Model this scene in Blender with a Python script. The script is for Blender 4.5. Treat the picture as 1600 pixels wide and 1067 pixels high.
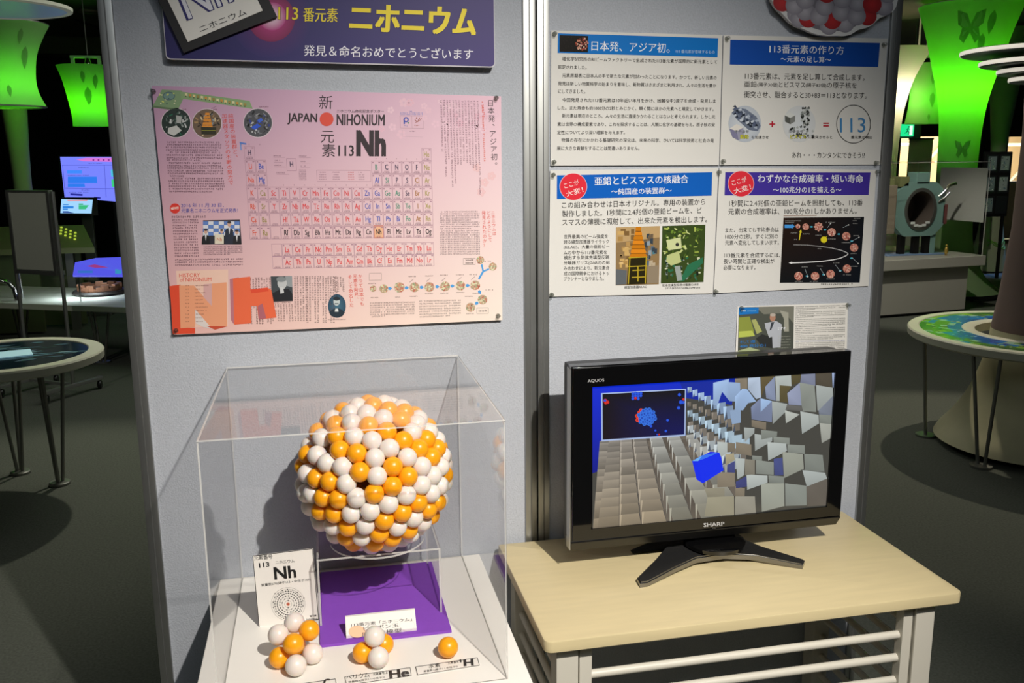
import bpy, bmesh, math, random
from mathutils import Vector, Matrix, Euler
random.seed(7)
SC = bpy.context.scene
for _o in list(bpy.data.objects):
    bpy.data.objects.remove(_o)
COL = SC.collection
PI = math.pi

# ---------------------------------------------------------------- camera
CAM_LOC = Vector((-0.36719, -2.05242, 1.6))
CAM_ROT = Euler((math.radians(78.46166), math.radians(0.48914), math.radians(-12.04337)), 'XYZ')
FPX = 1425.018
cam_data = bpy.data.cameras.new('camera')
cam_data.sensor_width = 36
cam_data.lens = FPX * 36 / 1600
cam_data.clip_start = 0.05
cam = bpy.data.objects.new('camera', cam_data)
cam.location = CAM_LOC
cam.rotation_euler = CAM_ROT
COL.objects.link(cam)
SC.camera = cam
CAM_M = CAM_ROT.to_matrix()

# ---------------------------------------------------------------- world, exposure
SC.cycles.transparent_max_bounces = 40
SC.cycles.max_bounces = 16
SC.view_settings.view_transform = 'Standard'
SC.view_settings.look = 'None'
SC.view_settings.exposure = 0.0
SC.view_settings.gamma = 1.0
SC.view_settings.use_curve_mapping = False
world = bpy.data.worlds.new('world')
SC.world = world
world.use_nodes = True
world.node_tree.nodes['Background'].inputs[0].default_value = (0.9, 1.0, 0.95, 1)
world.node_tree.nodes['Background'].inputs[1].default_value = 0.03


def light(name, kind, loc, energy, color=(1, 1, 1), target=None, size=0.1, spot=60, blend=0.5, size_y=None):
    d = bpy.data.lights.new(name, kind)
    d.energy = energy
    d.color = color
    if kind == 'AREA':
        d.size = size
        if size_y:
            d.shape = 'RECTANGLE'
            d.size_y = size_y
    else:
        d.shadow_soft_size = size
    if kind == 'SPOT':
        d.spot_size = math.radians(spot)
        d.spot_blend = blend
    o = bpy.data.objects.new(name, d)
    o.location = loc
    if target is not None:
        o.rotation_euler = (Vector(target) - Vector(loc)).to_track_quat('-Z', 'Y').to_euler()
    COL.objects.link(o)
    return o


# the ceiling spot that lights the display from the upper right
light('display_spot', 'SPOT', (0.57, -2.55, 3.12), 570, (1, 0.945, 0.87), (0.0, -0.22, 0.62), 0.03, 55, 1.0)
# added soft fill above the aisle behind the camera, no known fixture
light('aisle_fill', 'AREA', (0.1, -2.4, 3.15), 30, (0.88, 0.95, 1.0), (0.0, -1.0, 0.0), 2.4, size_y=1.6)
# spots in the hall behind the panels, some added to brighten single things
# added dim fill for the hall behind the panels, no known fixture
light('hall_fill', 'AREA', (-1.0, 4.2, 3.18), 46, (0.95, 1.0, 0.9), (-1.6, 4.2, 0), 3.0, size_y=3.0)
light('hall_fill', 'AREA', (3.0, 4.2, 3.18), 60, (1.0, 0.97, 0.88), (3.6, 4.2, 0), 3.0, size_y=3.0)
light('hall_spot_ring_table', 'SPOT', (3.75, 3.1, 3.1), 150, (1, 0.9, 0.72), (3.25, 2.1, 0.4), 0.03, 52, 0.35)
light('hall_spot_left_floor', 'SPOT', (-1.0, 4.2, 3.1), 170, (1.0, 0.96, 0.8), (-1.75, 2.6, 0.3), 0.03, 50, 0.7)
light('whiteboard_fill_spot', 'SPOT', (-3.4, 1.4, 3.1), 75, (1.0, 0.98, 0.88), (-2.15, 4.5, 0.9), 0.03, 46, 0.7)  # added spot that lifts the whiteboard out of the dark
light('counter_fill_spot', 'SPOT', (4.1, 4.5, 3.1), 170, (1, 0.95, 0.84), (5.5, 5.9, 0.5), 0.03, 44, 0.6)  # added spot to brighten the front of the white counter
light('rack_fill_spot', 'SPOT', (6.9, 5.4, 3.1), 120, (1, 0.97, 0.9), (8.0, 8.0, 1.1), 0.03, 30, 0.6)  # added spot to lighten the pictures on the dark rack
light('hall_blue_floor', 'SPOT', (9.4, 9.0, 3.1), 420, (0.2, 0.4, 1.0), (9.3, 9.0, 0), 0.05, 55, 0.5)

# ---------------------------------------------------------------- helpers
def srgb(h):
    if isinstance(h, str):
        h = h.lstrip('#')
        c = [int(h[i:i + 2], 16) / 255 for i in (0, 2, 4)]
    else:
        c = list(h[:3])
    return tuple((v / 12.92 if v <= 0.04045 else ((v + 0.055) / 1.055) ** 2.4) for v in c)


MATS = {}


def mat(name, color=(0.8, 0.8, 0.8), rough=0.5, metal=0.0, noise=0.0, nscale=20.0, bump=0.0, emit=None, estr=1.0,
        spec=0.5, coat=0.0, stretch=(1, 1, 1)):
    if name in MATS:
        return MATS[name]
    m = bpy.data.materials.new(name)
    m.use_nodes = True
    nt = m.node_tree
    b = nt.nodes['Principled BSDF']
    c = srgb(color)
    b.inputs['Base Color'].default_value = (*c, 1)
    b.inputs['Roughness'].default_value = rough
    b.inputs['Metallic'].default_value = metal
    b.inputs['Specular IOR Level'].default_value = spec
    b.inputs['Coat Weight'].default_value = coat
    if noise or bump:
        tc = nt.nodes.new('ShaderNodeTexCoord')
        mp = nt.nodes.new('ShaderNodeMapping')
        mp.inputs['Scale'].default_value = stretch
        nz = nt.nodes.new('ShaderNodeTexNoise')
        nz.inputs['Scale'].default_value = nscale
        nz.inputs['Detail'].default_value = 4
        nt.links.new(tc.outputs['Object'], mp.inputs[0])
        nt.links.new(mp.outputs[0], nz.inputs['Vector'])
        if noise:
            mx = nt.nodes.new('ShaderNodeMix')
            mx.data_type = 'RGBA'
            mx.inputs[6].default_value = (*[max(0, v * (1 - noise)) for v in c], 1)
            mx.inputs[7].default_value = (*[min(1, v * (1 + noise)) for v in c], 1)
            nt.links.new(nz.outputs['Fac'], mx.inputs[0])
            nt.links.new(mx.outputs[2], b.inputs['Base Color'])
        if bump:
            bp = nt.nodes.new('ShaderNodeBump')
            bp.inputs['Strength'].default_value = bump
            bp.inputs['Distance'].default_value = 0.002
            nt.links.new(nz.outputs['Fac'], bp.inputs['Height'])
            nt.links.new(bp.outputs[0], b.inputs['Normal'])
    if emit is not None:
        b.inputs['Emission Color'].default_value = (*srgb(emit), 1)
        b.inputs['Emission Strength'].default_value = estr
    MATS[name] = m
    return m


def pane_mat(name, tint=(1, 1, 1), gain=1.0, rough=0.0):
    """a clear sheet: sees through, mirrors more towards grazing angles"""
    m = bpy.data.materials.new(name)
    m.use_nodes = True
    nt = m.node_tree
    nt.nodes.clear()
    out = nt.nodes.new('ShaderNodeOutputMaterial')
    tr = nt.nodes.new('ShaderNodeBsdfTransparent')
    tr.inputs[0].default_value = (*tint, 1)
    gl = nt.nodes.new('ShaderNodeBsdfGlossy')
    gl.inputs['Roughness'].default_value = rough
    lw = nt.nodes.new('ShaderNodeLayerWeight')
    lw.inputs[0].default_value = 0.5
    pw = nt.nodes.new('ShaderNodeMath')
    pw.operation = 'POWER'
    pw.inputs[1].default_value = 5
    ma = nt.nodes.new('ShaderNodeMath')
    ma.operation = 'MULTIPLY_ADD'
    ma.inputs[1].default_value = 0.95 * gain
    ma.inputs[2].default_value = 0.04 * gain
    mx = nt.nodes.new('ShaderNodeMixShader')
    L = nt.links.new
    L(lw.outputs['Facing'], pw.inputs[0])
    L(pw.outputs[0], ma.inputs[0])
    L(ma.outputs[0], mx.inputs[0])
    L(tr.outputs[0], mx.inputs[1])
    L(gl.outputs[0], mx.inputs[2])
    L(mx.outputs[0], out.inputs[0])
    MATS[name] = m
    return m


def shade_mat(name, color, trans=0.6, rough=0.8):
    """thin paper or cloth that glows when lit from inside"""
    m = bpy.data.materials.new(name)
    m.use_nodes = True
    nt = m.node_tree
    nt.nodes.clear()
    out = nt.nodes.new('ShaderNodeOutputMaterial')
    c = (*srgb(color), 1)
    df = nt.nodes.new('ShaderNodeBsdfDiffuse')
    df.inputs[0].default_value = c
    tl = nt.nodes.new('ShaderNodeBsdfTranslucent')
    tl.inputs[0].default_value = c
    mx = nt.nodes.new('ShaderNodeMixShader')
    mx.inputs[0].default_value = trans
    nt.links.new(df.outputs[0], mx.inputs[1])
    nt.links.new(tl.outputs[0], mx.inputs[2])
    nt.links.new(mx.outputs[0], out.inputs[0])
    MATS[name] = m
    return m


def ink_mat(name, rough=0.45, emit=0.0, coat=0.0):
    """printed colours (or a lit display) read from the mesh's own colour attribute"""
    m = bpy.data.materials.new(name)
    m.use_nodes = True
    nt = m.node_tree
    b = nt.nodes['Principled BSDF']
    at = nt.nodes.new('ShaderNodeVertexColor')
    at.layer_name = 'ink'
    b.inputs['Roughness'].default_value = rough
    b.inputs['Coat Weight'].default_value = coat
    if emit:
        b.inputs['Base Color'].default_value = (0.01, 0.01, 0.01, 1)
        nt.links.new(at.outputs[0], b.inputs['Emission Color'])
        b.inputs['Emission Strength'].default_value = emit
    else:
        nt.links.new(at.outputs[0], b.inputs['Base Color'])
    MATS[name] = m
    return m


WO = {}


def link(o, parent=None):
    COL.objects.link(o)
    if parent is not None:
        o.parent = parent
    return o


def obj(name, bm, m, parent=None, loc=None, smooth=None, local=False):
    """one mesh object; bm is given in world coordinates unless local"""
    me = bpy.data.meshes.new(name)
    base = Vector((0, 0, 0))
    if parent is not None:
        base = WO[parent.name]
    elif loc is not None:
        base = Vector(loc)
    if not local and base.length > 0:
        bmesh.ops.translate(bm, vec=-base, verts=bm.verts)
    bm.normal_update()
    bm.to_mesh(me)
    bm.free()
    for mm in (m if isinstance(m, (list, tuple)) else [m]):
        me.materials.append(mm)
    if smooth is not None:
        for p in me.polygons:
            p.use_smooth = True
        if smooth < 180:
            me.set_sharp_from_angle(angle=math.radians(smooth))
    o = bpy.data.objects.new(name, me)
    link(o, parent)
    if parent is None and loc is not None:
        o.location = loc
    WO[o.name] = base
    return o


def tag(o, label=None, cat=None, group=None, kind=None):
    if label:
        o['label'] = label
    if cat:
        o['category'] = cat
    if group:
        o['group'] = group
    if kind:
        o['kind'] = kind
    return o


def thing(name, label, cat, loc=(0, 0, 0), group=None):
    o = bpy.data.objects.new(name, None)
    o.empty_display_size = 0.05
    o.location = loc
    COL.objects.link(o)
    WO[o.name] = Vector(loc)
    return tag(o, label, cat, group)


def struct(name, bm, m):
    return tag(obj(name, bm, m), kind='structure')


def B():
    return bmesh.new()


def box(bm, x0, x1, y0, y1, z0, z1, bev=0.0, mi=0, M=None, seg=2):
    r = bmesh.ops.create_cube(bm, size=1.0)
    vs = r['verts']
    for v in vs:
        v.co = Vector((x0 + (v.co.x + .5) * (x1 - x0), y0 + (v.co.y + .5) * (y1 - y0), z0 + (v.co.z + .5) * (z1 - z0)))
    fs = set(f for v in vs for f in v.link_faces)
    for f in fs:
        f.material_index = mi
    if M is not None:
        bmesh.ops.transform(bm, matrix=M, verts=vs)
    if bev:
        es = list(set(e for v in vs for e in v.link_edges))
        bmesh.ops.bevel(bm, geom=es, offset=bev, segments=seg, affect='EDGES', profile=0.7)
    return bm


def tube(bm, pts, r, n=10, cap=True, mi=0):
    """a round bar along a list of points; r a number or a list"""
    pts = [Vector(p) for p in pts]
    rings = []
    for i, p in enumerate(pts):
        a = pts[max(0, i - 1)]
        b = pts[min(len(pts) - 1, i + 1)]
        d = (b - a).normalized()
        u = d.orthogonal().normalized() if i == 0 else (u - d * u.dot(d)).normalized()
        w = d.cross(u)
        rr = r[i] if isinstance(r, (list, tuple)) else r
        rings.append([bm.verts.new(p + (u * math.cos(2 * PI * k / n) + w * math.sin(2 * PI * k / n)) * rr) for k in range(n)])
    for a, b in zip(rings, rings[1:]):
        for k in range(n):
            f = bm.faces.new((a[k], a[(k + 1) % n], b[(k + 1) % n], b[k]))
            f.material_index = mi
    if cap:
        bm.faces.new(list(reversed(rings[0]))).material_index = mi
        bm.faces.new(rings[-1]).material_index = mi
    return bm


def lathe(bm, prof, c=(0, 0, 0), n=48, close=False, axis='Z', mi=0, squash=1.0):
    """revolve (radius, height) pairs"""
    c = Vector(c)
    rings = []
    for r, h in prof:
        ring = []
        for k in range(n):
            t = 2 * PI * k / n
            if axis == 'Z':
                v = Vector((r * math.cos(t), r * math.sin(t) * squash, h))
            elif axis == 'Y':
                v = Vector((r * math.cos(t), h, r * math.sin(t) * squash))
            else:
                v = Vector((h, r * math.cos(t), r * math.sin(t) * squash))
            ring.append(bm.verts.new(c + v))
        rings.append(ring)
    pr = list(zip(rings, rings[1:]))
    if close:
        pr.append((rings[-1], rings[0]))
    for a, b in pr:
        for k in range(n):
            q = (a[k], a[(k + 1) % n], b[(k + 1) % n], b[k])
            f = bm.faces.new(q)
            f.material_index = mi
    if not close:
        for ring, rv in ((rings[0], True), (rings[-1], False)):
            if (ring[0].co - ring[n // 2].co).length > 1e-4:
                pass
    bmesh.ops.remove_doubles(bm, verts=[v for r in rings for v in r], dist=1e-6)
    bmesh.ops.recalc_face_normals(bm, faces=bm.faces)
    return bm


def prism(bm, pts, vec, mi=0):
    """extrude a planar polygon (world points) along vec"""
    vec = Vector(vec)
    a = [bm.verts.new(Vector(p)) for p in pts]
    b = [bm.verts.new(Vector(p) + vec) for p in pts]
    n = len(a)
    for f in [bm.faces.new(a), bm.faces.new(list(reversed(b)))] + [bm.faces.new((a[k], b[k], b[(k + 1) % n], a[(k + 1) % n])) for k in range(n)]:
        f.material_index = mi
    bmesh.ops.recalc_face_normals(bm, faces=bm.faces)
    return bm


def ball_bm(c=(0, 0, 0), r=0.02, u=20, v=12):
    bm = B()
    bmesh.ops.create_uvsphere(bm, u_segments=u, v_segments=v, radius=r)
    bmesh.ops.translate(bm, vec=Vector(c), verts=bm.verts)
    return bm


# ---------------------------------------------------------------- printed surfaces
class Plane:
    """a flat surface in the room; at() measures where a point seen in the photograph lies on it"""

    def __init__(self, o, n):
        self.o = Vector(o)
        self.n = Vector(n).normalized()

    def at(self, px, py):
        d = CAM_M @ Vector(((px - 800) / FPX, -(py - 533.5) / FPX, -1))
        t = (self.o - CAM_LOC).dot(self.n) / d.dot(self.n)
        return CAM_LOC + d * t


_tc = bpy.data.curves.new('tmp_text', 'FONT')
_tc.fill_mode = 'FRONT'
_to = bpy.data.objects.new('tmp_text', _tc)
COL.objects.link(_to)
GL = {}


def glyphs(body, bold=0.0, res=2):
    k = (body, bold, res)
    if k not in GL:
        _tc.body = body
        _tc.offset = bold
        _tc.resolution_u = res
        bpy.context.view_layer.update()
        ev = _to.evaluated_get(bpy.context.evaluated_depsgraph_get())
        me = ev.to_mesh()
        vs = [(v.co.x, v.co.y) for v in me.vertices]
        fs = [tuple(p.vertices) for p in me.polygons]
        ev.to_mesh_clear()
        xs = [v[0] for v in vs] or [0]
        ys = [v[1] for v in vs] or [0]
        GL[k] = (vs, fs, min(xs), max(xs), min(ys), max(ys))
    return GL[k]


def BOLD(b):
    """a heavier stroke is drawn as the same letter set a hair to each side"""
    if b <= 0:
        return [(0, 0)]
    if b < .02:
        return [(-b, 0), (b, 0)]
    return [(-b, -b * .5), (b, -b * .5), (-b, b * .5), (b, b * .5), (0, 0)] + ([(-b * .5, 0), (b * .5, 0)] if b > .035 else [])


class Print:
    STEP = 0.00012

    def __init__(self, plane, x0=0, y0=0, s=1.0, lift=0.0002):
        self.pl = plane
        self.z(x0, y0, s)
        self.v, self.f, self.c = [], [], []
        self.lift = lift

    def z(self, x0, y0, s):
        self.x0, self.y0, self.s = x0, y0, s
        return self

    def at(self, x, y):
        return self.pl.at(self.x0 + x / self.s, self.y0 + y / self.s)

    def _add(self, pts, faces, cols, layer):
        o = len(self.v)
        self.seq = (getattr(self, 'seq', 0) + 1) % 16
        off = self.pl.n * (self.lift + self.STEP * layer + self.seq * 2.5e-6)
        self.v += [p + off for p in pts]
        for f in faces:
            self.f.append([o + i for i in f])
        self.c += cols

    def poly(self, pts, col, layer=1):
        """pts (x, y) or one colour per point"""
        P = [self.at(*p) for p in pts]
        C = [srgb(c) for c in col] if not isinstance(col, str) and not isinstance(col[0], float) else [srgb(col)] * len(P)
        self._add(P, [list(range(len(P)))], C, layer)

    def rect(self, x0, y0, x1, y1, col, layer=1):
        self.poly([(x0, y0), (x1, y0), (x1, y1), (x0, y1)], col, layer)

    def line(self, pts, w, col, layer=2, closed=False):
        if closed:
            pts = list(pts) + [pts[0]]
        for a, b in zip(pts, pts[1:]):
            dx, dy = b[0] - a[0], b[1] - a[1]
            l = math.hypot(dx, dy) or 1
            nx, ny = -dy / l * w / 2, dx / l * w / 2
            self.poly([(a[0] + nx, a[1] + ny), (b[0] + nx, b[1] + ny), (b[0] - nx, b[1] - ny), (a[0] - nx, a[1] - ny)], col, layer)

    def fan(self, pts, colfn, layer=1):
        c = [sum(p[k] for p in pts) / len(pts) for k in (0, 1)]
        R = [c] + [lerp(c, p, .5) for p in pts] + list(pts)
        n = len(pts)
        F = [(0, 1 + k, 1 + (k + 1) % n) for k in range(n)] + [(1 + k, 1 + n + k, 1 + n + (k + 1) % n, 1 + (k + 1) % n) for k in range(n)]
        self._add([self.at(*p) for p in R], F, [srgb(colfn(*p)) for p in R], layer)

    def disc(self, cx, cy, r, col, edge=None, layer=1, ry=None, n=24):
        ry = ry or r
        P = [self.at(cx, cy)] + [self.at(cx + r * math.cos(2 * PI * k / n), cy + ry * math.sin(2 * PI * k / n)) for k in range(n)]
        C = [srgb(col)] + [srgb(edge or col)] * n
        self._add(P, [(0, 1 + k, 1 + (k + 1) % n) for k in range(n)], C, layer)

    def ring(self, cx, cy, r, w, col, layer=2, ry=None, n=32):
        ry = ry or r
        pts = [(cx + r * math.cos(2 * PI * k / n), cy + ry * math.sin(2 * PI * k / n)) for k in range(n)]
        self.line(pts, w, col, layer, True)

    def text(self, body, a, b, h, col, bold=0.0, layer=3, res=2):
        """lettering whose box stands on the line a-b and is h high"""
        vs, fs, x0, x1, y0, y1 = glyphs(body, 0.0, res)
        if not vs:
            return
        x0, x1, y0, y1 = x0 - bold, x1 + bold, y0 - bold * .5, y1 + bold * .5
        A, Bp = self.at(*a), self.at(*b)
        dx, dy = b[0] - a[0], b[1] - a[1]
        l = math.hypot(dx, dy)
        T = self.at(a[0] + dy / l * h, a[1] - dx / l * h)
        ux = (Bp - A) / (x1 - x0)
        uy = (T - A) / (y1 - y0)
        for bx, by in BOLD(bold):
            self._add([A + ux * (x + bx - x0) + uy * (y + by - y0) for x, y in vs], fs, [srgb(col)] * len(vs), layer)

    def ctext(self, body, c, h, col, bold=0.0, layer=3, sq=1.0):
        """lettering of natural width centred on c, capital height h"""
        vs, fs, x0, x1, y0, y1 = glyphs(body, 0.0, 2)
        O = self.at(*c)
        k = h / .69
        ux = (self.at(c[0] + k, c[1]) - O) * sq
        uy = O - self.at(c[0], c[1] + k)
        m = (x0 + x1) / 2
        for bx, by in BOLD(bold):
            self._add([O + ux * (x + bx - m) + uy * (y + by - .345) for x, y in vs], fs, [srgb(col)] * len(vs), layer)

    def flush(self, name, m, parent=None, label=None):
        o = self.build(name, m, parent, label)
        self.v, self.f, self.c = [], [], []
        return o

    def vtext(self, body, top, bot, w, col, bold=0.0, layer=3):
        """upright characters set one below the other from top to bot"""
        n = len(body)
        for i, ch in enumerate(body):
            cx = top[0] + (bot[0] - top[0]) * (i + .5) / n
            cy = top[1] + (bot[1] - top[1]) * (i + .5) / n
            hh = (bot[1] - top[1]) / n
            if ch in ' 　':
                continue
            vs, fs, x0, x1, y0, y1 = glyphs(ch)
            if not vs:
                continue
            O = self.at(cx, cy)
            ux = self.at(cx + w, cy) - O
            uy = O - self.at(cx, cy + hh * 0.95)
            P = []
            for x, y in vs:
                if ch == 'ー':
                    x, y = .5 + (y - .38), .38 - (x - .5)
                if ch in '、。':
                    x, y = x + .5, y + .45
                P.append(O + ux * (x - .5) + uy * (y - .38))
            self._add(P, fs, [srgb(col)] * len(vs), layer)

    def fine(self, a, b, h, col, layer=2, vertical=False, cell=None):
        """print too small to read: one small blot of strokes per character"""
        dx, dy = b[0] - a[0], b[1] - a[1]
        l = math.hypot(dx, dy)
        ux, uy = dx / l, dy / l
        nx, ny = (-uy, ux)
        cell = cell or h * 1.05
        n = max(1, int(l / cell))
        for i in range(n):
            if random.random() < 0.05:
                continue
            for k in range(2):
                s0 = (i + random.uniform(.06, .3)) * cell
                s1 = s0 + cell * random.uniform(.5, .68)
                t0 = h * (-.5 + k * .5 + random.uniform(.02, .16))
                t1 = t0 + h * random.uniform(.22, .36)
                self.poly([(a[0] + ux * s + nx * t, a[1] + uy * s + ny * t) for s, t in ((s0, t0), (s1, t0), (s1, t1), (s0, t1))], col, layer)

    def block(self, x0, y0, x1, y1, rows, col, slope=0.0, h=None, last=1.0, indent=0):
        for i in range(rows):
            y = y0 + (y1 - y0) * (i + .5) / rows
            xe = x1 if i < rows - 1 else x0 + (x1 - x0) * last
            if i < rows - 1 and random.random() < .16:
                xe = x0 + (x1 - x0) * random.uniform(.6, .95)
            self.fine((x0, y), (xe, y + slope * (xe - x0)), h or (y1 - y0) / rows * .62, col)

    def vblock(self, x0, y0, x1, y1, cols, col, lean=0.0, ends=None, w=None):
        for i in range(cols):
            x = x1 - (x1 - x0) * (i + .5) / cols
            ye = (ends[i] if ends else (y1 if random.random() < .75 else y0 + (y1 - y0) * random.uniform(.6, .95)))
            self.fine((x, y0), (x + lean * (ye - y0), ye), w or (x1 - x0) / cols * .62, col)

    def build(self, name, m, parent=None, label=None):
        me = bpy.data.meshes.new(name)
        base = WO[parent.name] if parent is not None else Vector((0, 0, 0))
        me.from_pydata([tuple(v - base) for v in self.v], [], self.f)
        at = me.color_attributes.new('ink', 'FLOAT_COLOR', 'POINT')
        flat = []
        for c in self.c:
            flat += [c[0], c[1], c[2], 1.0]
        at.data.foreach_set('color', flat)
        bm = bmesh.new()
        bm.from_mesh(me)
        bm.normal_update()
        n = self.pl.n
        fl = [f for f in bm.faces if f.normal.dot(n) < 0]
        if fl:
            bmesh.ops.reverse_faces(bm, faces=fl)
        bm.to_mesh(me)
        bm.free()
        me.materials.append(m)
        o = bpy.data.objects.new(name, me)
        link(o, parent)
        WO[o.name] = base
        if label:
            o['label'] = label
        return o


# ---------------------------------------------------------------- materials
FABRIC = mat('panel_fabric', '#b3b7be', 0.95, noise=0.17, nscale=280, bump=0.6, spec=0.2)
ALU = mat('brushed_aluminium', '#a8a9a6', 0.38, 0.9, noise=0.06, nscale=60, stretch=(1, 1, .03))
WHITE_WOOD = mat('white_paint', '#d9d6cc', 0.45, noise=0.02)
INK = ink_mat('printed_ink', 0.5)
GLOSSINK = ink_mat('laminated_ink', 0.22)
SCREEN = ink_mat('screen_picture', 0.15, emit=0.82)
PAPER = mat('paper', '#e9e6df', 0.6, noise=0.01)
LAMINATE = mat('laminated_paper', '#dddbd5', 0.16, noise=0.01)
CARD = mat('white_card', '#ebe6de', 0.6)
BLACK_CARD = mat('black_card', '#1c1b1d', 0.6)
ACRYLIC = pane_mat('clear_acrylic', (0.998, 0.998, 0.998), 0.55)
EDGE = mat('acrylic_edge', '#e4e2dc', 0.25)
_n = EDGE.node_tree
_t, _x = _n.nodes.new('ShaderNodeBsdfTransparent'), _n.nodes.new('ShaderNodeMixShader')
_x.inputs[0].default_value = 0.4
_n.links.new(_n.nodes['Principled BSDF'].outputs[0], _x.inputs[1])
_n.links.new(_t.outputs[0], _x.inputs[2])
_n.links.new(_x.outputs[0], _n.nodes['Material Output'].inputs[0])
PLINTH = mat('white_laminate', '#f0ece4', 0.3, noise=0.015, nscale=6)
PURPLE = mat('purple_felt', '#8646bc', 0.75, noise=0.06, nscale=90, bump=0.2)
BALLW = mat('white_celluloid', '#e7ddd5', 0.32)
BALLO = mat('orange_celluloid', '#ffa916', 0.32)
for _m, _c in ((BALLW, '#ffe9dc'), (BALLO, '#ff9a10')):
    _b = _m.node_tree.nodes['Principled BSDF']
    _b.inputs['Subsurface Weight'].default_value = 0.5
    _b.inputs['Subsurface Radius'].default_value = (0.03, 0.016, 0.008)
    _b.inputs['Subsurface Scale'].default_value = 0.6
GLOSSBLACK = mat('gloss_black_plastic', '#0b0b0c', 0.06, coat=0.3)
SATINBLACK = mat('satin_black_plastic', '#141414', 0.35)
GUNMETAL = mat('dark_metallic_plastic', '#565656', 0.25, 0.8)
SILVER = mat('silver_plastic', '#a7a7a4', 0.3, 0.7)
CHROME = mat('chrome', '#c8c8c8', 0.12, 1.0)
STEEL = mat('steel_tube', '#8f8f88', 0.42, 0.8)
PINCLEAR = pane_mat('clear_plastic', (0.75, 0.76, 0.74), 2.2, 0.05)
CARPET = mat('dark_carpet', '#5a5d55', 1.0, noise=0.45, nscale=110, bump=1.0, spec=0.1)
DARKWALL = mat('black_wall', '#0c0d0d', 0.9)
CEIL = mat('dark_ceiling', '#5c5a46', 0.9, noise=0.08, nscale=2)
OFFWHITE = mat('off_white_laminate', '#c9c8b4', 0.4, noise=0.02)
COUNTER = mat('pale_counter', '#b9b7ab', 0.4, noise=0.02)
SHADE = shade_mat('green_lit_white_cloth', '#bfe0a4', 0.6)  # white cloth, with the green of its light put into the colour
STONE = mat('pale_plaster', '#c6c09c', 0.7, noise=0.05)

WALL = Plane((0, 0, 0), (0, -1, 0))

# ================================================================ the setting
struct('floor', box(B(), -9, 19, -5, 17, -0.05, 0), CARPET)
struct('ceiling', box(B(), -9, 19, -5, 17, 3.2, 3.25), CEIL)
struct('wall_back', box(B(), -9, 5.5, 12.0, 12.1, 0, 3.2), DARKWALL)
struct('wall_left', box(B(), -9.1, -9, -5, 12.1, 0, 3.2), DARKWALL)
struct('wall_right', box(B(), 19, 19.1, -5, 12.6, 0, 3.2), DARKWALL)
struct('wall_front', box(B(), -9, 19, -5.1, -5, 0, 3.2), mat('dim_wall', '#4a4d4b', 0.9))
_w = B()
for x0, x1, z0, z1 in ((5.5, 9.70, 0, 3.2), (9.70, 10.56, 1.86, 3.2), (10.56, 11.87, 0, 3.2), (11.87, 13.9, 1.85, 3.2), (13.9, 19, 0, 3.2)):
    box(_w, x0, x1, 12.5, 12.6, z0, z1)
struct('wall_right_back', _w, DARKWALL)
struct('wall_corner', box(B(), 5.45, 5.5, 12.0, 12.6, 0, 3.2), DARKWALL)
# ceiling soffit with olive panels in front of the far wall, and its dark slots
_w = B()
box(_w, -9, 5.4, 11.6, 11.99, 2.98, 3.199)
struct('trim_1', _w, mat('olive_soffit', '#5a6440', 0.9, noise=0.05))
# lit room seen through the two doorways
ROOMW = mat('beige_wall', '#d3bd96', 0.8, noise=0.03, nscale=3)
_w = B()
box(_w, 9.2, 16.6, 16.0, 16.1, 0, 2.7)
box(_w, 9.15, 9.2, 12.6, 16.0, 0, 2.7)
box(_w, 16.6, 16.65, 12.6, 16.0, 0, 2.7)
box(_w, 9.2, 16.6, 12.61, 16.0, 2.65, 2.7)
struct('wall_lit_room', _w, ROOMW)
struct('trim_2', box(B(), 11.88, 13.89, 12.52, 12.58, 1.02, 1.06), mat('pale_blue_rail', '#b9c6cf', 0.4))
struct('trim_3', box(B(), 11.88, 13.89, 12.54, 12.58, 0.02, 1.02), mat('cream_panel', '#cfc0a2', 0.7))
_w = B()
for k in range(5):
    tube(_w, [(9.4 + k * 1.3, 15.85, 0.7), (11.0 + k * 1.3, 15.85, 2.3)], 0.035, 6)
struct('trim_4', _w, mat('pale_truss', '#e6dcc6', 0.6))
light('lit_room_lamp', 'AREA', (12.6, 14.2, 2.6), 330, (1, 0.9, 0.72), (12.6, 14.2, 0), 3.4, size_y=1.8)
for nm, x0, x1, z in (('trim_5', 9.9, 11.2, 1.72), ('trim_6', 12.5, 14.8, 1.70)):
    struct(nm, box(B(), x0, x1, 14.4, 14.47, z, z + 0.05), mat('strip_lamp', '#fff6e0', 0.5, emit='#fff4d8', estr=3.0))


# ================================================================ the two partition panels
def partition(label, x0, x1):
    t = thing('partition_panel', label, 'partition', ((x0 + x1) / 2, 0.015, 0), 'grey partition panels')
    obj('fabric_board', box(B(), x0 + .026, x1 - .026, 0, 0.03, 0.16, 2.1), FABRIC, t)
    for a, b in ((x0, x0 + .0285), (x1 - .0285, x1)):
        bm = box(B(), a, b, -0.008, 0.038, 0.0, 2.1, 0.004)
        po = obj('post', bm, ALU, t, smooth=40)
        c = (a + b) / 2
        obj('groove', box(B(), c - .0012, c + .0012, -0.0088, -0.006, 0.0, 2.1), mat('groove_grey', '#6f706e', 0.5, 0.5), po)
    obj('bottom_rail', box(B(), x0 + .0285, x1 - .0285, -0.004, 0.034, 0.12, 0.16, 0.003), ALU, t)
    for x in (x0 + .014, x1 - .014):
        obj('foot', box(B(), x - .02, x + .02, -0.012, 0.25, 0.0, 0.035, 0.006), ALU, t)
    return t


partition('grey fabric partition panel holding the banner and the pink poster', -0.7746, 0.1245)
partition('grey fabric partition panel behind the television', 0.1275, 1.0259)

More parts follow.
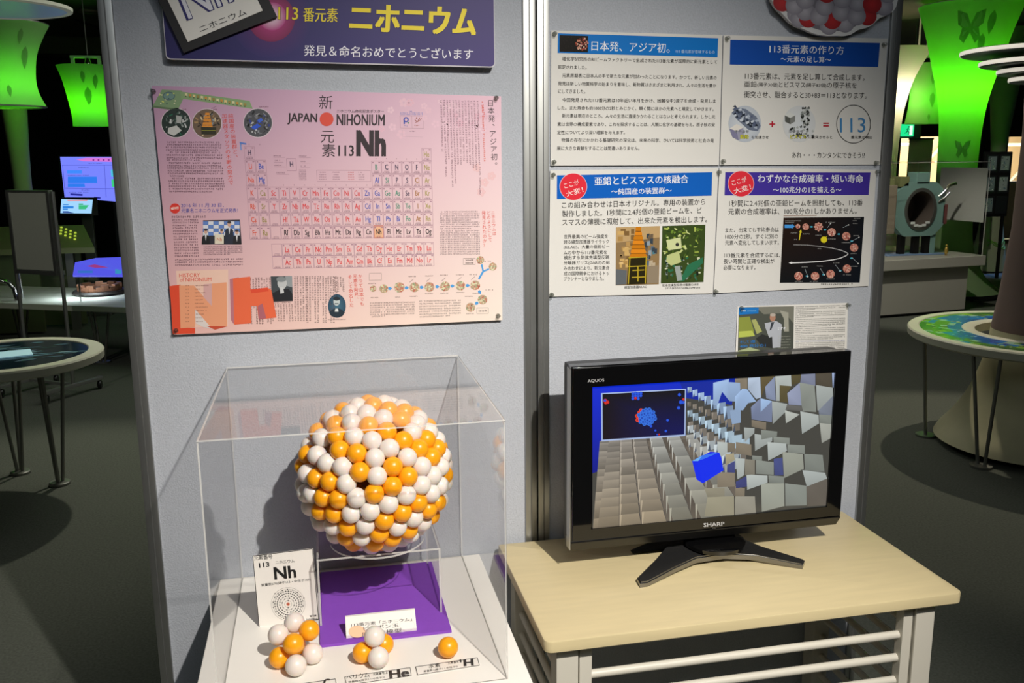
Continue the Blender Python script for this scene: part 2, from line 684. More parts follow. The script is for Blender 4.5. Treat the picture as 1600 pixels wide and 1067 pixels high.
# ================================================================ pink periodic-table poster
PKP = Plane((0, -0.0098, 0), (0, -1, 0))
PKC = [(237, 134), (783, 150.5), (785, 500), (272, 523)]


def sheet_bm(pl, px, th):
    P = [pl.at(*c) for c in px]
    return prism(B(), P, -pl.n * th)


pink = thing('poster', 'large pink poster of the periodic table below the purple banner', 'poster', PKP.at(520, 510))
obj('sheet', sheet_bm(PKP, PKC, 0.0009), PAPER, pink)
# printed ground: mauve to pink to cream
pr = Print(PKP)
N = 14
cc = ['#b690b0', '#e4bccb', '#efe1d3', '#dfb0a8']


def lerp(a, b, t):
    return [x + (y - x) * t for x, y in zip(a, b)]


def hx(h):
    h = h.lstrip('#')
    return [int(h[i:i + 2], 16) / 255 for i in (0, 2, 4)]


def quad_pt(C, u, v):
    a = lerp(C[0], C[1], u)
    b = lerp(C[3], C[2], u)
    return lerp(a, b, v)


def quad_col(cc, u, v):
    return lerp(lerp(hx(cc[0]), hx(cc[1]), u), lerp(hx(cc[3]), hx(cc[2]), u), v)


for i in range(N):
    for j in range(N):
        q = [(i / N, j / N), ((i + 1) / N, j / N), ((i + 1) / N, (j + 1) / N), (i / N, (j + 1) / N)]
        pr.poly([quad_pt(PKC, *t) for t in q], [quad_col(cc, *t) for t in q], 0)
# cherry blossom petals, upper right
rb = random.Random(3)
for k in range(46):
    x, y = rb.uniform(585, 772), rb.uniform(158, 222)
    if y > 150 + (x - 560) * .35 and rb.random() < .8:
        continue
    a0 = rb.uniform(0, 6)
    c = rb.choice(['#e8c2cf', '#e5bcc8', '#ebcad4', '#e0a9b9'])
    r = rb.uniform(4, 8)
    for p in range(5):
        a = a0 + p * 2 * PI / 5
        pr.disc(x + r * .6 * math.cos(a), y + r * .6 * math.sin(a), r * .42, c, quad_col(cc, .85, .1), 1, n=9)
for x, y in ((745, 262), (757, 285), (768, 275), (752, 300)):
    for p in range(5):
        pr.disc(x + 4 * math.cos(p * 1.257), y + 4 * math.sin(p * 1.257), 3, '#e9bfc4', '#e3bcbc', 1, n=9)
pr.build('printed_ground', INK, pink)

# accelerator drawing and round photographs
pr = Print(PKP)
pr.poly([(239, 165), (253, 140), (284, 141.5), (286, 155), (279, 170)], '#7f9a72', 1)
pr.poly([(282, 143), (390, 157.5), (395, 170), (283, 154)], '#86a373', 1)
pr.poly([(239, 165), (279, 170), (278, 173), (238, 168)], '#5d7553', 1)
pr.disc(264, 150, 9, '#6f8f86', layer=2, ry=6)
pr.ring(264, 150, 9, 1.2, '#4d6470', 3, ry=6)
for k in range(16):
    t = k / 15
    x, y = 289 + t * 92, 145.5 + t * 15.5
    pr.poly([(x, y), (x + 4, y + .6), (x + 4, y + 5), (x, y + 4.2)], ['#d9d2a0', '#c8913f', '#e2c98a', '#9c8a45'][k % 4], 2)
    pr.rect(x + 1, y + 4, x + 2.4, y + 6, '#40432f', 3)
for k in range(14):
    pr.disc(rb.uniform(246, 277), rb.uniform(146, 166), 1.2, rb.choice(['#ded9b0', '#3d5c5a', '#cfd36a']), layer=3, n=6)
pr.line([(330, 170), (338, 166)], .5, '#6b4d5c', 2)
pr.fine((285, 171), (293, 171), 2, '#6b3c4c')
pr.fine((333, 171), (341, 171), 2, '#6b3c4c')
pr.fine((405, 167), (420, 167), 2, '#6b3c4c')
pr.build('accelerator_drawing', INK, pink)


def round_photo(cx, cy, r, cols, seed, parent=pink):
    rr = random.Random(seed)
    p = Print(PKP)
    p.disc(cx, cy, r + 1, '#d8c9cf', layer=1, n=32)
    p.disc(cx, cy, r, cols[0], layer=2, n=32)
    for k in range(42):
        a, d = rr.uniform(0, 2 * PI), r * math.sqrt(rr.random()) * .82
        x, y = cx + d * math.cos(a), cy + d * math.sin(a)
        l, w, t = rr.uniform(2, 7), rr.uniform(1, 3), rr.uniform(0, PI)
        if d + l / 2 > r:
            continue
        c, s = math.cos(t), math.sin(t)
        p.poly([(x + u * l / 2 * c - v * w / 2 * s, y + u * l / 2 * s + v * w / 2 * c) for u, v in ((-1, -1), (1, -1), (1, 1), (-1, 1))], rr.choice(cols[1:]), 3)
    return p


p = round_photo(275, 192, 22.5, ['#20302b', '#8f9792', '#c9cbc9', '#3b5a4c', '#10201a', '#5d6b66', '#1f6b50'], 1)
p.poly([(263, 200), (276, 196), (284, 204), (272, 212), (262, 208)], '#c3c4c0', 4)
p.poly([(275, 180), (284, 182), (283, 193), (276, 192)], '#a9aca8', 4)
p.build('photograph', INK, pink)
p = round_photo(323.5, 193, 22.5, ['#6d5a48', '#c9b48a', '#3a2d22', '#a8875a', '#2a2620', '#8c99a4', '#d6c49a'], 2)
for k in range(5):
    w = 3 + k * 1.2
    p.poly([(324 - w, 176 + k * 5), (324 + w, 176 + k * 5), (325 + w, 180 + k * 5), (323 - w, 180 + k * 5)], '#d98a2b', 4)
p.poly([(314, 198), (338, 199), (337, 210), (315, 210)], '#2b2a16', 4)
p.line([(315, 204), (337, 204)], 1, '#9b9a35', 5)
p.build('photograph', INK, pink)
p = round_photo(403, 192, 22, ['#4a4b50', '#8b8d92', '#1b1c20', '#2c3a86', '#b7b8ba', '#2f2f33', '#6d6f75'], 3)
p.poly([(392, 199), (402, 193), (408, 197), (398, 203)], '#2d55c8', 4)
p.poly([(402, 188), (408, 184), (411, 188), (405, 192)], '#3a63d0', 4)
p.build('photograph', INK, pink)

# titles
pr = Print(PKP)
K = '#2b1f24'
RED = '#d84a38'
pr.text('新', (498.5, 170), (519.5, 170.3), 21, K)
pr.text('元', (501, 223), (522, 223.3), 19, K)
pr.text('素', (503, 245), (523.5, 245.2), 20.5, K)
pr.text('JAPAN', (449, 194.5), (495.5, 195.2), 18, K, .025)
pr.disc(510.3, 186.3, 10.8, RED, layer=3, n=36)
pr.text('ニホニウム命名記念ポスター', (526, 176), (600, 176.6), 5.2, K, .01)
pr.text('NIHONIUM', (526, 195.8), (601, 196.4), 17.8, K, .025)
pr.text('113', (528.5, 244), (553, 244), 17, K, .02)
pr.text('Nh', (556.5, 244.2), (603, 244.3), 41, K, .05)
pr.flush('main_title', INK, pink)
pr.vtext('日本発、アジア初。', (766, 155), (773.5, 263), 11, K)
pr.flush('vertical_heading', INK, pink)
pr.vtext('純国産の装置群と、', (360, 177), (369, 249), 8.6, RED, .005)
pr.vtext('加速器スタッフの不断の努力で', (350.5, 177), (361, 289), 8.4, RED, .005)
pr.flush('vertical_heading', INK, pink)
pr.vtext('ニホニウムは', (770, 329), (772.5, 368), 6.4, RED)
pr.vtext('どのようにして', (763, 329), (766, 378), 6.4, RED)
pr.vtext('発見されたのか？', (755.5, 329), (758, 387), 6.6, RED)
pr.flush('vertical_heading', INK, pink)
pr.vtext('かつて日本でも', (562.5, 428), (566, 478), 7.4, RED)
pr.vtext('元素を発見、', (554.5, 428), (557.5, 470), 7.4, RED)
pr.vtext('そして命名した', (546.5, 429), (549.5, 480), 7.4, RED)
pr.flush('vertical_heading', INK, pink)
pr.disc(273.5, 325.5, 8, '#d8352a', layer=3)
pr.text('NEWS!', (267.5, 328), (279.5, 326.5), 4, '#f4ded4', .03, layer=4)
pr.text('2016 年 11 月 30 日、', (283, 324), (350, 323.4), 6.5, '#4a4fa0', .01)
pr.text('元素名ニホニウムを正式発表！', (283.5, 332.5), (372, 332), 6.8, '#4a4fa0', .01)
pr.flush('news_heading', INK, pink)
pr.text('HISTORY', (280, 433.3), (312.5, 432.6), 6, RED)
pr.text('of NIHONIUM', (281, 440), (330.5, 439.2), 6, RED)
pr.build('history_heading', INK, pink)

# logo box
pr = Print(PKP)
pr.line([(625, 181), (661.5, 181.5), (662, 200.5), (625.5, 200)], .5, '#b48b98', 1, True)
pr.line([(643.5, 181.5), (644, 200)], .4, '#b48b98', 1)
pr.ring(634.5, 187, 3.2, 2, '#2f49a8', 2, n=18)
pr.rect(630.6, 187, 632.6, 194, '#2f49a8', 2)
pr.disc(638, 192, 1.4, '#3a8a55', layer=2, n=10)
pr.line([(648, 187), (652, 190.5), (656, 184)], 1.1, '#a05a4a', 2)
pr.line([(649, 191.5), (654, 189.5), (659, 185)], .8, '#a05a4a', 2)
pr.disc(651, 184.5, 1.3, '#a05a4a', layer=2, n=10)
for x0, x1, y, c in ((631, 639, 196.5, '#4a6aa8'), (647, 659, 196, '#a05a4a'), (640, 646, 174, '#5a6ab0'), (625, 662, 176.5, '#7c86c0'), (625, 661, 179, '#7c86c0'), (639, 650, 205, '#8a6a78')):
    pr.fine((x0, y), (x1, y), 2, c)
pr.line([(629, 203), (629, 213), (660, 214)], .3, '#b490a0', 1)
pr.build('logo_print', INK, pink)

# fine print
pr = Print(PKP)
FP = '#54343f'
for i in range(20):
    y = 222 + i * 4.05
    x0 = 258 + i * .33
    e = {3: .95, 7: .62, 13: .3, 19: .8}.get(i, 1.0)
    pr.fine((x0 + (3 if i in (0, 4, 8, 14) else 0), y), (x0 + 88 * e, y + .4), 2.7, FP)
pr.fine((268, 339), (324, 338.6), 3.2, '#4a3640')
for i in range(14):
    pr.fine((269 + i * .3, 343.5 + i * 4.35), (310 + i * .25, 343.3 + i * 4.35), 2.6, FP)
for i in range(5):
    pr.fine((318, 385.5 + i * 3), (380 - (20 if i == 4 else 0), 385 + i * 3), 2, FP)
for i in range(3):
    pr.fine((273.5, 405.5 + i * 4.3), (380, 404.5 + i * 4.3), 2.6, FP)
ends = [338, 302, 286, 262, 270, 265, 278, 290, 294, 302, 270, 284, 262, 290]
ends = [307, 268, 264, 260, 256, 254, 260, 258, 288, 293, 250, 276, 240, 282]
for i in range(13):
    x = 746 - i * 4.75
    pr.fine((x, 157 - i * .1), (x + .03 * (ends[i] - 157), ends[i]), 2.6, '#86606c')
pr.fine((753.5, 158), (757.5, 258), 3, '#d86a58')
pr.fine((753.8, 163), (756, 185), 3.4, '#d84a38')
for i in range(21):
    y = 331 + i * 3.3
    pr.fine((687 + i * .05 + (2 if i in (0, 6, 9) else 0), y - .1), (751 - (14 if i in (4, 8) else 0), y - .5), 2.2, '#7d6264')
for i in range(12):
    x = 480 + (11 - i) * 4.1
    pr.fine((x - 18 + 18, 431), (x + .6, 505 if i % 3 else 470), 2.6, '#5a4644')
for i in range(4):
    pr.fine((536 - i * 4.3, 432), (537 - i * 4.3, 458 if i != 1 else 450), 2.6, '#5a4644')
for i in range(26):
    x = 378 + i * 4.35
    if 423 < x < 459:
        pr.fine((x, 475), (x + 1, 505 if i % 4 else 492), 2.6, '#5a3c38')
    elif x < 423:
        pr.fine((x, 433), (x + 2, 508 if i % 4 else 486), 2.6, '#54302c')
    elif x < 480:
        pr.fine((x, 431), (x + 1, 503), 2.6, '#5a4644')
for i in range(7):
    pr.fine((578, 473.5 + i * 3.6), (650 - (45 if i == 6 else 0), 472 + i * 3.5), 2.3, '#7a625c')
    pr.fine((655, 470.5 + i * 4.1), (724 - (3 if i < 6 else 20), 469 + i * 4.0), 2.3, '#7a625c')
pr.fine((512, 499.3), (541, 499), 1.8, '#5a4644')
pr.fine((427, 473), (456, 472.5), 1.8, '#5a4644')
pr.build('fine_print', INK, pink)

# periodic table
pr = Print(PKP)
a0, a17, rA, rB = PKP.at(394, 302), PKP.at(668, 302), PKP.at(389.7, 238.5), PKP.at(397.7, 363.8)
CU = (a17 - a0) / 17
RV = (rB - rA) / 6
ORG = a0 - RV * 3


class Grid(Print):
    def at(self, x, y):
        return ORG + CU * x + RV * y


g = Grid(PKP)
TM, AK, AE, PM, ML, NM, HA, NG, SH = '#d8474a', '#d8604c', '#9a8a50', '#4658b0', '#4f8f78', '#453a54', '#a8763f', '#a89a58', '#2c2228'
ROWS = [
    [(0, 'H', NM), (17, 'He', NG)],
    [(0, 'Li', AK), (1, 'Be', PM)] + [(12 + i, s, c) for i, (s, c) in enumerate([('B', ML), ('C', NM), ('N', NM), ('O', NM), ('F', NM), ('Ne', NG)])],
    [(0, 'Na', AK), (1, 'Mg', PM)] + [(12 + i, s, c) for i, (s, c) in enumerate([('Al', PM), ('Si', ML), ('P', NM), ('S', NM), ('Cl', HA), ('Ar', NG)])],
    [(i, s, c) for i, (s, c) in enumerate([('K', AK), ('Ca', AE)] + [(s, TM) for s in 'Sc Ti V Cr Mn Fe Co Ni Cu'.split()] + [('Zn', PM), ('Ga', PM), ('Ge', ML), ('As', ML), ('Se', NM), ('Br', HA), ('Kr', NG)])],
    [(i, s, c) for i, (s, c) in enumerate([('Rb', AK), ('Sr', AE)] + [(s, TM) for s in 'Y Zr Nb Mo Tc Ru Rh Pd Ag'.split()] + [('Cd', PM), ('In', PM), ('Sn', PM), ('Sb', ML), ('Te', ML), ('I', HA), ('Xe', NG)])],
    [(i, s, c) for i, (s, c) in enumerate([('Cs', AK), ('Ba', AE), ('', TM)] + [(s, TM) for s in 'Hf Ta W Re Os Ir Pt Au'.split()] + [('Hg', PM), ('Tl', PM), ('Pb', PM), ('Bi', PM), ('Po', ML), ('At', HA), ('Rn', NG)])],
    [(i, s, c) for i, (s, c) in enumerate([('Fr', AK), ('Ra', AE), ('', TM)] + [(s, SH) for s in 'Rf Db Sg Bh Hs Mt Ds Rg Cn Nh Fl Mc Lv Ts Og'.split()])],
    [],
    [(2 + i, s, TM) for i, s in enumerate([''] + 'La Ce Pr Nd Pm Sm Eu Gd Tb Dy Ho Er Tm Yb Lu'.split())],
    [(2 + i, s, TM) for i, s in enumerate([''] + 'Ac Th Pa U Np Pu Am Cm Bk Cf Es Fm Md No Lr'.split())],
]
for r, row in enumerate(ROWS):
    y = r if r < 7 else 7.32 + (r - 8) * .96
    for c, s, col in row:
        if s == 'Nh':
            g.rect(c - .5, y - .52, c + .5, y + .5, '#d98a6c', 1)
            g.rect(c - .4, y - .42, c + .4, y + .4, '#e8b48e', 1.4)
        g.line([(c - .47, y - .47), (c + .47, y - .47), (c + .47, y + .46), (c - .47, y + .46)], .035, '#b08a98', 1.6, True)
        if s:
            g.ctext(s, (c, y - .02), .40, col, .02, layer=3, sq=.8)
            g.rect(c - .4, y - .4, c - .26, y - .3, '#a88090', 2)
            g.rect(c + .22, y - .4, c + .4, y - .32, '#a88090', 2)
        g.fine((c - .33, y + .39), (c + .33, y + .39), .1, '#6d4a5c', 2, cell=.1)
        g.line([(c - .25, y + .29), (c + .25, y + .29)], .03, '#b08a98', 2)
for i in range(17):
    g.fine((i - .06, 2.38 if 1 < i < 12 else (.36 if i > 11 else -.62)), (i + .06, 2.38 if 1 < i < 12 else (.36 if i > 11 else -.62)), .1, '#8c6474', 2, cell=.12)
# key of the table
g.ctext('H', (3.85, .8), .36, NM, .02)
g.line([(3.4, .4), (4.3, .4), (4.3, 1.3), (3.4, 1.3)], .03, '#a88090', 2, True)
for x, y, w in ((2.2, .2, .8), (2.2, .55, .6), (2.2, .9, .8), (4.6, .2, .8), (4.7, .6, .6), (4.7, .95, .6), (2.4, 1.45, .9)):
    g.fine((x, y), (x + w, y), .1, '#7d5a6a', 2, cell=.1)
    g.line([(x, y + .12), (x + w + .3, y + .12)], .02, '#a88090', 2)
for k in range(7):
    g.fine((4.5, 1.25 + k * .12), (5.2, 1.25 + k * .12), .08, '#7d5a6a', 2, cell=.1)
g.line([(6.2, 1.25), (11.4, 1.25), (11.4, 2.1), (6.2, 2.1)], .03, '#b08a98', 2, True)
for k in range(4):
    for x in (6.4, 7.7, 9.2, 10.2):
        g.fine((x, 1.4 + k * .18), (x + .7, 1.4 + k * .18), .08, '#8c6474' if x != 9.2 else '#c85a5a', 2, cell=.1)
g.text('1', (-.75, -.55), (-.7, -.55), .15, '#4a6ab0')
g.poly([(-.85, -.8), (-.25, -.72), (-.25, -.6), (-.85, -.66)], '#5a7ac0', 2)
g.poly([(-.85, -.66), (-.72, -.66), (-.7, -.2), (-.82, -.2)], '#7a94cc', 2)
g.build('periodic_table', INK, pink)

# history panel, block letters N and h
pr = Print(PKP)
pr.poly([(275, 423), (356.5, 421), (356, 509.5), (281, 512)], '#e6c0ae', 1)
O1, O2, O3 = '#d9492c', '#e2653f', '#c7a2a2'
pr.poly([(264.5, 447), (282, 444.5), (282, 512), (305, 512), (305, 521), (270, 522), (267, 470)], O1, 2)
pr.poly([(280, 446), (303, 446), (331, 478), (331, 443), (354, 441), (355, 510), (331, 513), (305, 483), (305, 511), (282, 513)], '#e29a74', 3)
pr.poly([(331, 478), (331, 443), (318, 444), (318, 464)], '#cfa3a0', 3)
pr.poly([(305, 483), (331, 513), (318, 511), (306, 505)], '#d8cdc8', 4)
pr.poly([(322, 509), (355, 510), (336, 515)], '#c04a30', 4)
pr.poly([(359, 436), (373, 433), (373, 504), (365, 506), (361, 500)], '#b5717a', 2)
pr.poly([(364, 435), (391, 432), (393, 505), (366, 507)], O2, 3)
pr.poly([(391, 452), (418, 449), (424, 453), (432, 496), (404, 499), (402, 478), (392, 478)], O2, 3)
pr.poly([(403, 478), (410, 474), (416, 497), (404, 499)], '#a8606a', 4)
pr.poly([(391, 452), (418, 449), (420, 455), (393, 458)], O1, 4)
for k in range(11):
    y = 446 + k * 5.6
    pr.fine((290, y), (296, y), 1.8, '#8a5a48', 5)
    pr.fine((304, y), (304 + 28 * rb.uniform(.3, 1), y - .2), 1.8, '#8a5a48', 5)
pr.build('block_letters', INK, pink)

# photographs of people, small stylised prints
pr = Print(PKP)
pr.z(230, 300, 4.638)
pr.poly([(405, 205), (672, 200), (685, 378), (402, 380)], '#2b2a33', 2)
for i in range(7):
    for j in range(4):
        x, y = 405 + i * 38, 212 + j * 26
        pr.rect(x, y, x + 37, y + 25, '#5d7fc0' if (i + j) % 2 == 0 else '#d3d4dc', 3)
for x, y, s, suit in ((425, 285, 1, '#17171b'), (540, 285, .9, '#2a2a30'), (595, 232, 1.1, '#242a38'), (650, 290, 1, '#1b1b1f')):
    pr.poly([(x - 30 * s, 380), (x - 26 * s, y + 40 * s), (x, y + 18 * s), (x + 26 * s, y + 40 * s), (x + 32 * s, 380)], suit, 4)
    pr.poly([(x - 7 * s, y + 22 * s), (x + 7 * s, y + 22 * s), (x, y + 70 * s)], '#d8d6d8', 5)
    pr.disc(x, y, 13 * s, '#c9a18c', layer=5, ry=17 * s)
    pr.disc(x, y - 11 * s, 13 * s, '#3a3230', layer=6, ry=8 * s)
pr.rect(490, 305, 555, 375, '#d9d0bc', 7)
pr.text('Nh', (505, 355), (542, 355), 26, '#c8653c', layer=8)
pr.build('photograph', INK, pink)
pr = Print(PKP)
pr.z(230, 300, 4.638)
pr.poly([(895, 610), (1050, 608), (1055, 790), (903, 795)], '#3d4448', 2)
pr.poly([(1000, 610), (1050, 608), (1052, 690), (1010, 680)], '#8e9496', 3)
pr.poly([(903, 795), (905, 735), (960, 705), (1025, 700), (1054, 740), (1055, 790)], '#1b1d22', 3)
pr.disc(978, 660, 34, '#b9bcbc', layer=4, ry=44)
pr.disc(972, 632, 36, '#7e8486', layer=5, ry=20)
pr.poly([(960, 690), (985, 690), (992, 730), (965, 735)], '#c6c8c8', 5)
pr.build('photograph', INK, pink)
pr = Print(PKP)
pr.disc(526.5, 478, 14, '#3f6a80', '#24465c', 2, ry=18.5, n=36)
pr.poly([(514, 488), (520, 483), (526, 481), (533, 483), (539, 488), (535, 494), (526, 496), (518, 494)], '#1c2c38', 3)
pr.disc(526, 471, 5, '#b9c4c4', layer=4, ry=6.5)
pr.disc(526, 466.5, 5.4, '#1b2830', layer=5, ry=3)
pr.rect(523, 473.6, 529, 475, '#2a3438', 5)
pr.poly([(524, 482), (528, 482), (529, 487), (523, 487)], '#d8dcda', 5)
pr.build('photograph', INK, pink)

# decay chain
pr = Print(PKP)
BL = '#4a9ad8'
chain = [(583, 451, 5), (599.6, 451, 6.8), (624, 449, 8), (647.6, 448.8, 7.6), (671, 448.4, 7.6), (695.5, 447.4, 7.6), (719.4, 446.3, 7.4), (742.5, 445.5, 7.4), (754, 468, 7.4), (735, 480, 7.2), (750.4, 406, 6), (770, 416.5, 6.2)]
for x, y, r in chain:
    pr.disc(x, y, r, '#b9a184', layer=2)
    for k in range(34):
        a, d = rb.uniform(0, 2 * PI), r * math.sqrt(rb.random()) * .92
        pr.disc(x + d * math.cos(a), y + d * math.sin(a), r * .17, rb.choice(['#d8cfae', '#c98a6a', '#8fa27c', '#b86a5a', '#d9dcb4']), layer=3, n=6)
for x, y, a in ((609.5, 450.5, 0), (635.5, 449.5, 0), (659, 448.7, 0), (683.5, 447.8, 0), (707, 446.8, 0), (731, 446, 0), (749.5, 456.5, 1.1), (744.5, 474, 2.5)):
    c, s = math.cos(a), math.sin(a)
    pr.poly([(x + u * c - v * s, y + u * s + v * c) for u, v in ((-3, -1.6), (0, -2.6), (3.4, 0), (0, 2.6), (-3, 1.6))], BL, 2)
pr.line([(748, 436), (755, 424)], 3, BL, 2)
pr.line([(755, 424), (752.5, 413)], 2.6, BL, 2)
pr.line([(755, 424), (764, 420)], 2.6, BL, 2)
for x0, y0, x1, y1 in ((577, 427, 596, 438), (724, 403.5, 742.5, 413.5), (745, 481, 763, 490)):
    pr.line([(x0, y0), (x1, y0 - .3), (x1, y1 - .3), (x0, y1)], .4, '#6a5a50', 2, True)
pr.text('2004年', (727, 408), (740, 407.8), 3, '#4a3a34', .01)
pr.text('2005年', (727, 412.4), (740, 412.2), 3, '#4a3a34', .01)
pr.text('2012年', (747.5, 487.4), (761, 487), 3.4, '#4a3a34', .01)
for x, y in ((582, 443), (586, 465), (645, 432), (671, 431), (694, 430), (719, 429.5), (740, 429), (624, 464), (647, 463), (671, 459), (695, 458), (720, 457), (745, 458), (765, 453), (733, 463), (735, 490), (762, 408)):
    pr.fine((x - 7, y), (x + 7, y - .2), 2, '#7a625c')
for x, y in ((643, 438), (669, 437), (693, 436), (718, 435), (739, 434)):
    pr.line([(x - 3, y + 3), (x + 3, y - 2)], .6, '#6a5a58', 2)
pr.build('decay_chain', INK, pink)

# ================================================================ purple banner board
BNP = Plane((0, -0.022, 0), (0, -1, 0))
BNC = [(243, -115), (771, -110), (773.5, 105.5), (259.5, 92.5)]


def rounded_px(C, r, n=5):
    out = []
    m = len(C)
    for i in range(m):
        p, a, b = C[i], C[i - 1], C[(i + 1) % m]
        la, lb = math.dist(p, a), math.dist(p, b)
        p0 = [p[k] + (a[k] - p[k]) * r / la for k in (0, 1)]
        p1 = [p[k] + (b[k] - p[k]) * r / lb for k in (0, 1)]
        for j in range(n + 1):
            t = j / n
            out.append(tuple((1 - t) ** 2 * p0[k] + 2 * t * (1 - t) * p[k] + t * t * p1[k] for k in (0, 1)))
    return out


ban = thing('banner_board', 'purple banner board with yellow lettering at the top of the left panel', 'banner', BNP.at(516, 100))
BNR = rounded_px(BNC, 7)
bm = prism(B(), [BNP.at(*q) for q in BNR], (0, 0.014, 0))
obj('board', bm, mat('foam_board', '#cfcbd2', 0.6), ban)
pr = Print(BNP)
cc2 = ['#1a1656', '#3a2c6e', '#3c2d72', '#201a5c']
bcen = (516, 0)
BNI = [(bcen[0] + (x - bcen[0]) * .996, bcen[1] + (y - bcen[1]) * .985) for x, y in BNR]
dense = []
for p, q in zip(BNI, BNI[1:] + BNI[:1]):
    k = max(1, int(math.dist(p, q) / 40))
    dense += [tuple(lerp(p, q, i / k)) for i in range(k)]
pr.fan(dense, lambda x, y: quad_col(cc2, min(1, max(0, (x - 250) / 520)), min(1, max(0, (y + 112) / 215))), 0)
pr.build('printed_ground', INK, ban)
pr = Print(BNP)
pr.z(230, 0, 2.807)
# magenta globe with pale centre, in a dim halo
for r, c0, c1, ly in ((175, '#5a1f66', '#2e2366', 1), (103, '#c83c88', '#7c1650', 2)):
    pr.disc(545, 80, r, c0, c1, ly, n=48)
pr.disc(548, 72, 62, '#f4e2ee', '#b83a84', 3, n=40)
pr.build('globe_print', INK, ban)
pr = Print(BNP)
pr.z(230, 0, 2.807)
Y = '#f4dc22'
pr.text('113', (572, 88), (664, 90), 60, '#5a2050', .045, 4)
pr.text('113', (574, 86), (662, 88), 56, Y, .012, 5)
pr.flush('number_lettering', INK, ban)
pr.text('番元素', (681, 96), (836, 99), 65, '#3a2060', .03, 4)
pr.text('番元素', (683, 95), (835, 98), 63, Y, .012, 5)
pr.flush('element_lettering', INK, ban)
pr.text('ニホニウム', (882, 138), (1443, 158), 128, '#2a1c60', .075, 4)
pr.text('ニホニウム', (884, 136), (1441, 156), 124, Y, .045, 5)
pr.flush('title_lettering', INK, ban)
pr.text('発見＆命名おめでとうございます', (686, 246), (1428, 262), 50, '#f1eef6', .006, 5, 3)
pr.build('greeting_lettering', INK, ban)

NCP = Plane((0, -0.032, 0), (0, -1, 0))
nc = thing('name_card', 'tilted black-backed card lettered Nh overlapping the corner of the purple banner', 'card', NCP.at(287, 82))
obj('backing_card', prism(B(), [NCP.at(*q) for q in ((287, 82.5), (433, 26), (350, -146), (204, -89))], (0, 0.009, 0)), BLACK_CARD, nc)
NCQ = Plane((0, -0.034, 0), (0, -1, 0))
obj('white_card', prism(B(), [NCQ.at(*q) for q in ((293.5, 65.5), (410.5, 16.5), (344, -119), (228, -70))], (0, 0.0018, 0)), PAPER, nc)
pr = Print(NCQ)
pr.text('ニホニウム', (313.5, 51), (386, 22.5), 10.5, '#222226', .004, 3, 3)
pr.flush('kana_lettering', INK, nc)
pr.text('Nh', (292, 33), (367, 2), 66, '#231f6b', .035, 3, 3)
pr.text('Nh', (295, 30), (364, 1.8), 60, '#e9e8f0', 0, 4, 3)
pr.build('lettering', INK, nc)

# ================================================================ cut-out picture of a nucleus
CUP = Plane((0, -0.024, 0), (0, -1, 0))
cut = thing('nucleus_cutout', 'white-edged cut-out board of red and grey balls at the top of the right panel', 'sign', CUP.at(1300, 55))
ol = [(330, 0), (365, 62), (400, 100), (450, 150), (500, 205), (560, 243), (640, 275), (700, 303), (760, 322), (850, 333), (930, 331), (1000, 334), (1060, 322), (1130, 277), (1200, 260), (1260, 235), (1330, 167), (1400, 140), (1450, 110), (1480, 70), (1500, 0)]
for k in range(15):
    a = PI * k / 14
    ol.append((915 + 600 * math.cos(a) * (1 + .03 * (k % 2)), -60 - 620 * math.sin(a) * (1 + .03 * (k % 2))))
Zc = lambda q: (1150 + q[0] / 5.926, q[1] / 5.926)
obj('board', prism(B(), [CUP.at(*Zc(q)) for q in ol], (0, 0.012, 0)), mat('white_foam_board', '#d9d8d6', 0.6), cut)
pr = Print(CUP)
pr.z(1150, 0, 5.926)
rc = random.Random(5)
inner = [(915 + (x - 915) * .93, -150 + (y + 150) * .905) for x, y in ol]
pr.poly(inner, '#77727a', 0)
balls = [('g', 560, 130), ('g', 590, 170), ('g', 860, 235), ('g', 1010, 215), ('g', 1370, 60), ('r', 670, 170), ('r', 430, 20), ('r', 1215, 150), ('r', 890, 185), ('g', 640, 105), ('g', 770, 150), ('g', 545, 50), ('g', 1115, 150), ('r', 1260, 40), ('g', 820, 62), ('g', 975, 112), ('g', 1130, 25), ('g', 640, -2), ('r', 840, -60), ('g', 985, -8), ('g', 500, -70), ('g', 1400, -60)]
for j in range(1, 7):
    for i in range(9):
        x = 430 + i * 125 + (j % 2) * 60 + rc.uniform(-15, 15)
        y = -40 - j * 85 + rc.uniform(-12, 12)
        if ((x - 915) / 480) ** 2 + ((y + 60) / 520) ** 2 < 1:
            balls.append((rc.choice('ggr'), x, y))
for i, (c, x, y) in enumerate(balls):
    b0, b1 = (('#b9b4bc', '#8c8790') if c == 'g' else ('#c4262a', '#9c1c22'))
    pr.disc(x, y, 87, b0, b1, 1 + i * .08, n=30)
pr.build('ball_print', INK, cut)

# ================================================================ four laminated sheets
SHP = Plane((0, -0.0042, 0), (0, -1, 0))
SHA = [(861.3, 47.5), (1129, 55), (1123.5, 258), (860.3, 258.8)]
SHB = [(1130.6, 55), (1387, 60), (1375, 257), (1124.8, 258)]
SHC = [(859.7, 266), (1122.5, 262.2), (1114, 458.3), (857.5, 463.5)]
SHD = [(1124, 262.2), (1369.8, 265), (1357, 446.8), (1115.2, 458)]
grp = 'laminated sheets on the right panel'
DK = '#2d2b2a'


def sheet(label, px):
    t = thing('laminated_sheet', label, 'poster', SHP.at(*px[3]), grp)
    obj('sheet', sheet_bm(SHP, px, 0.0011), LAMINATE, t)
    return t


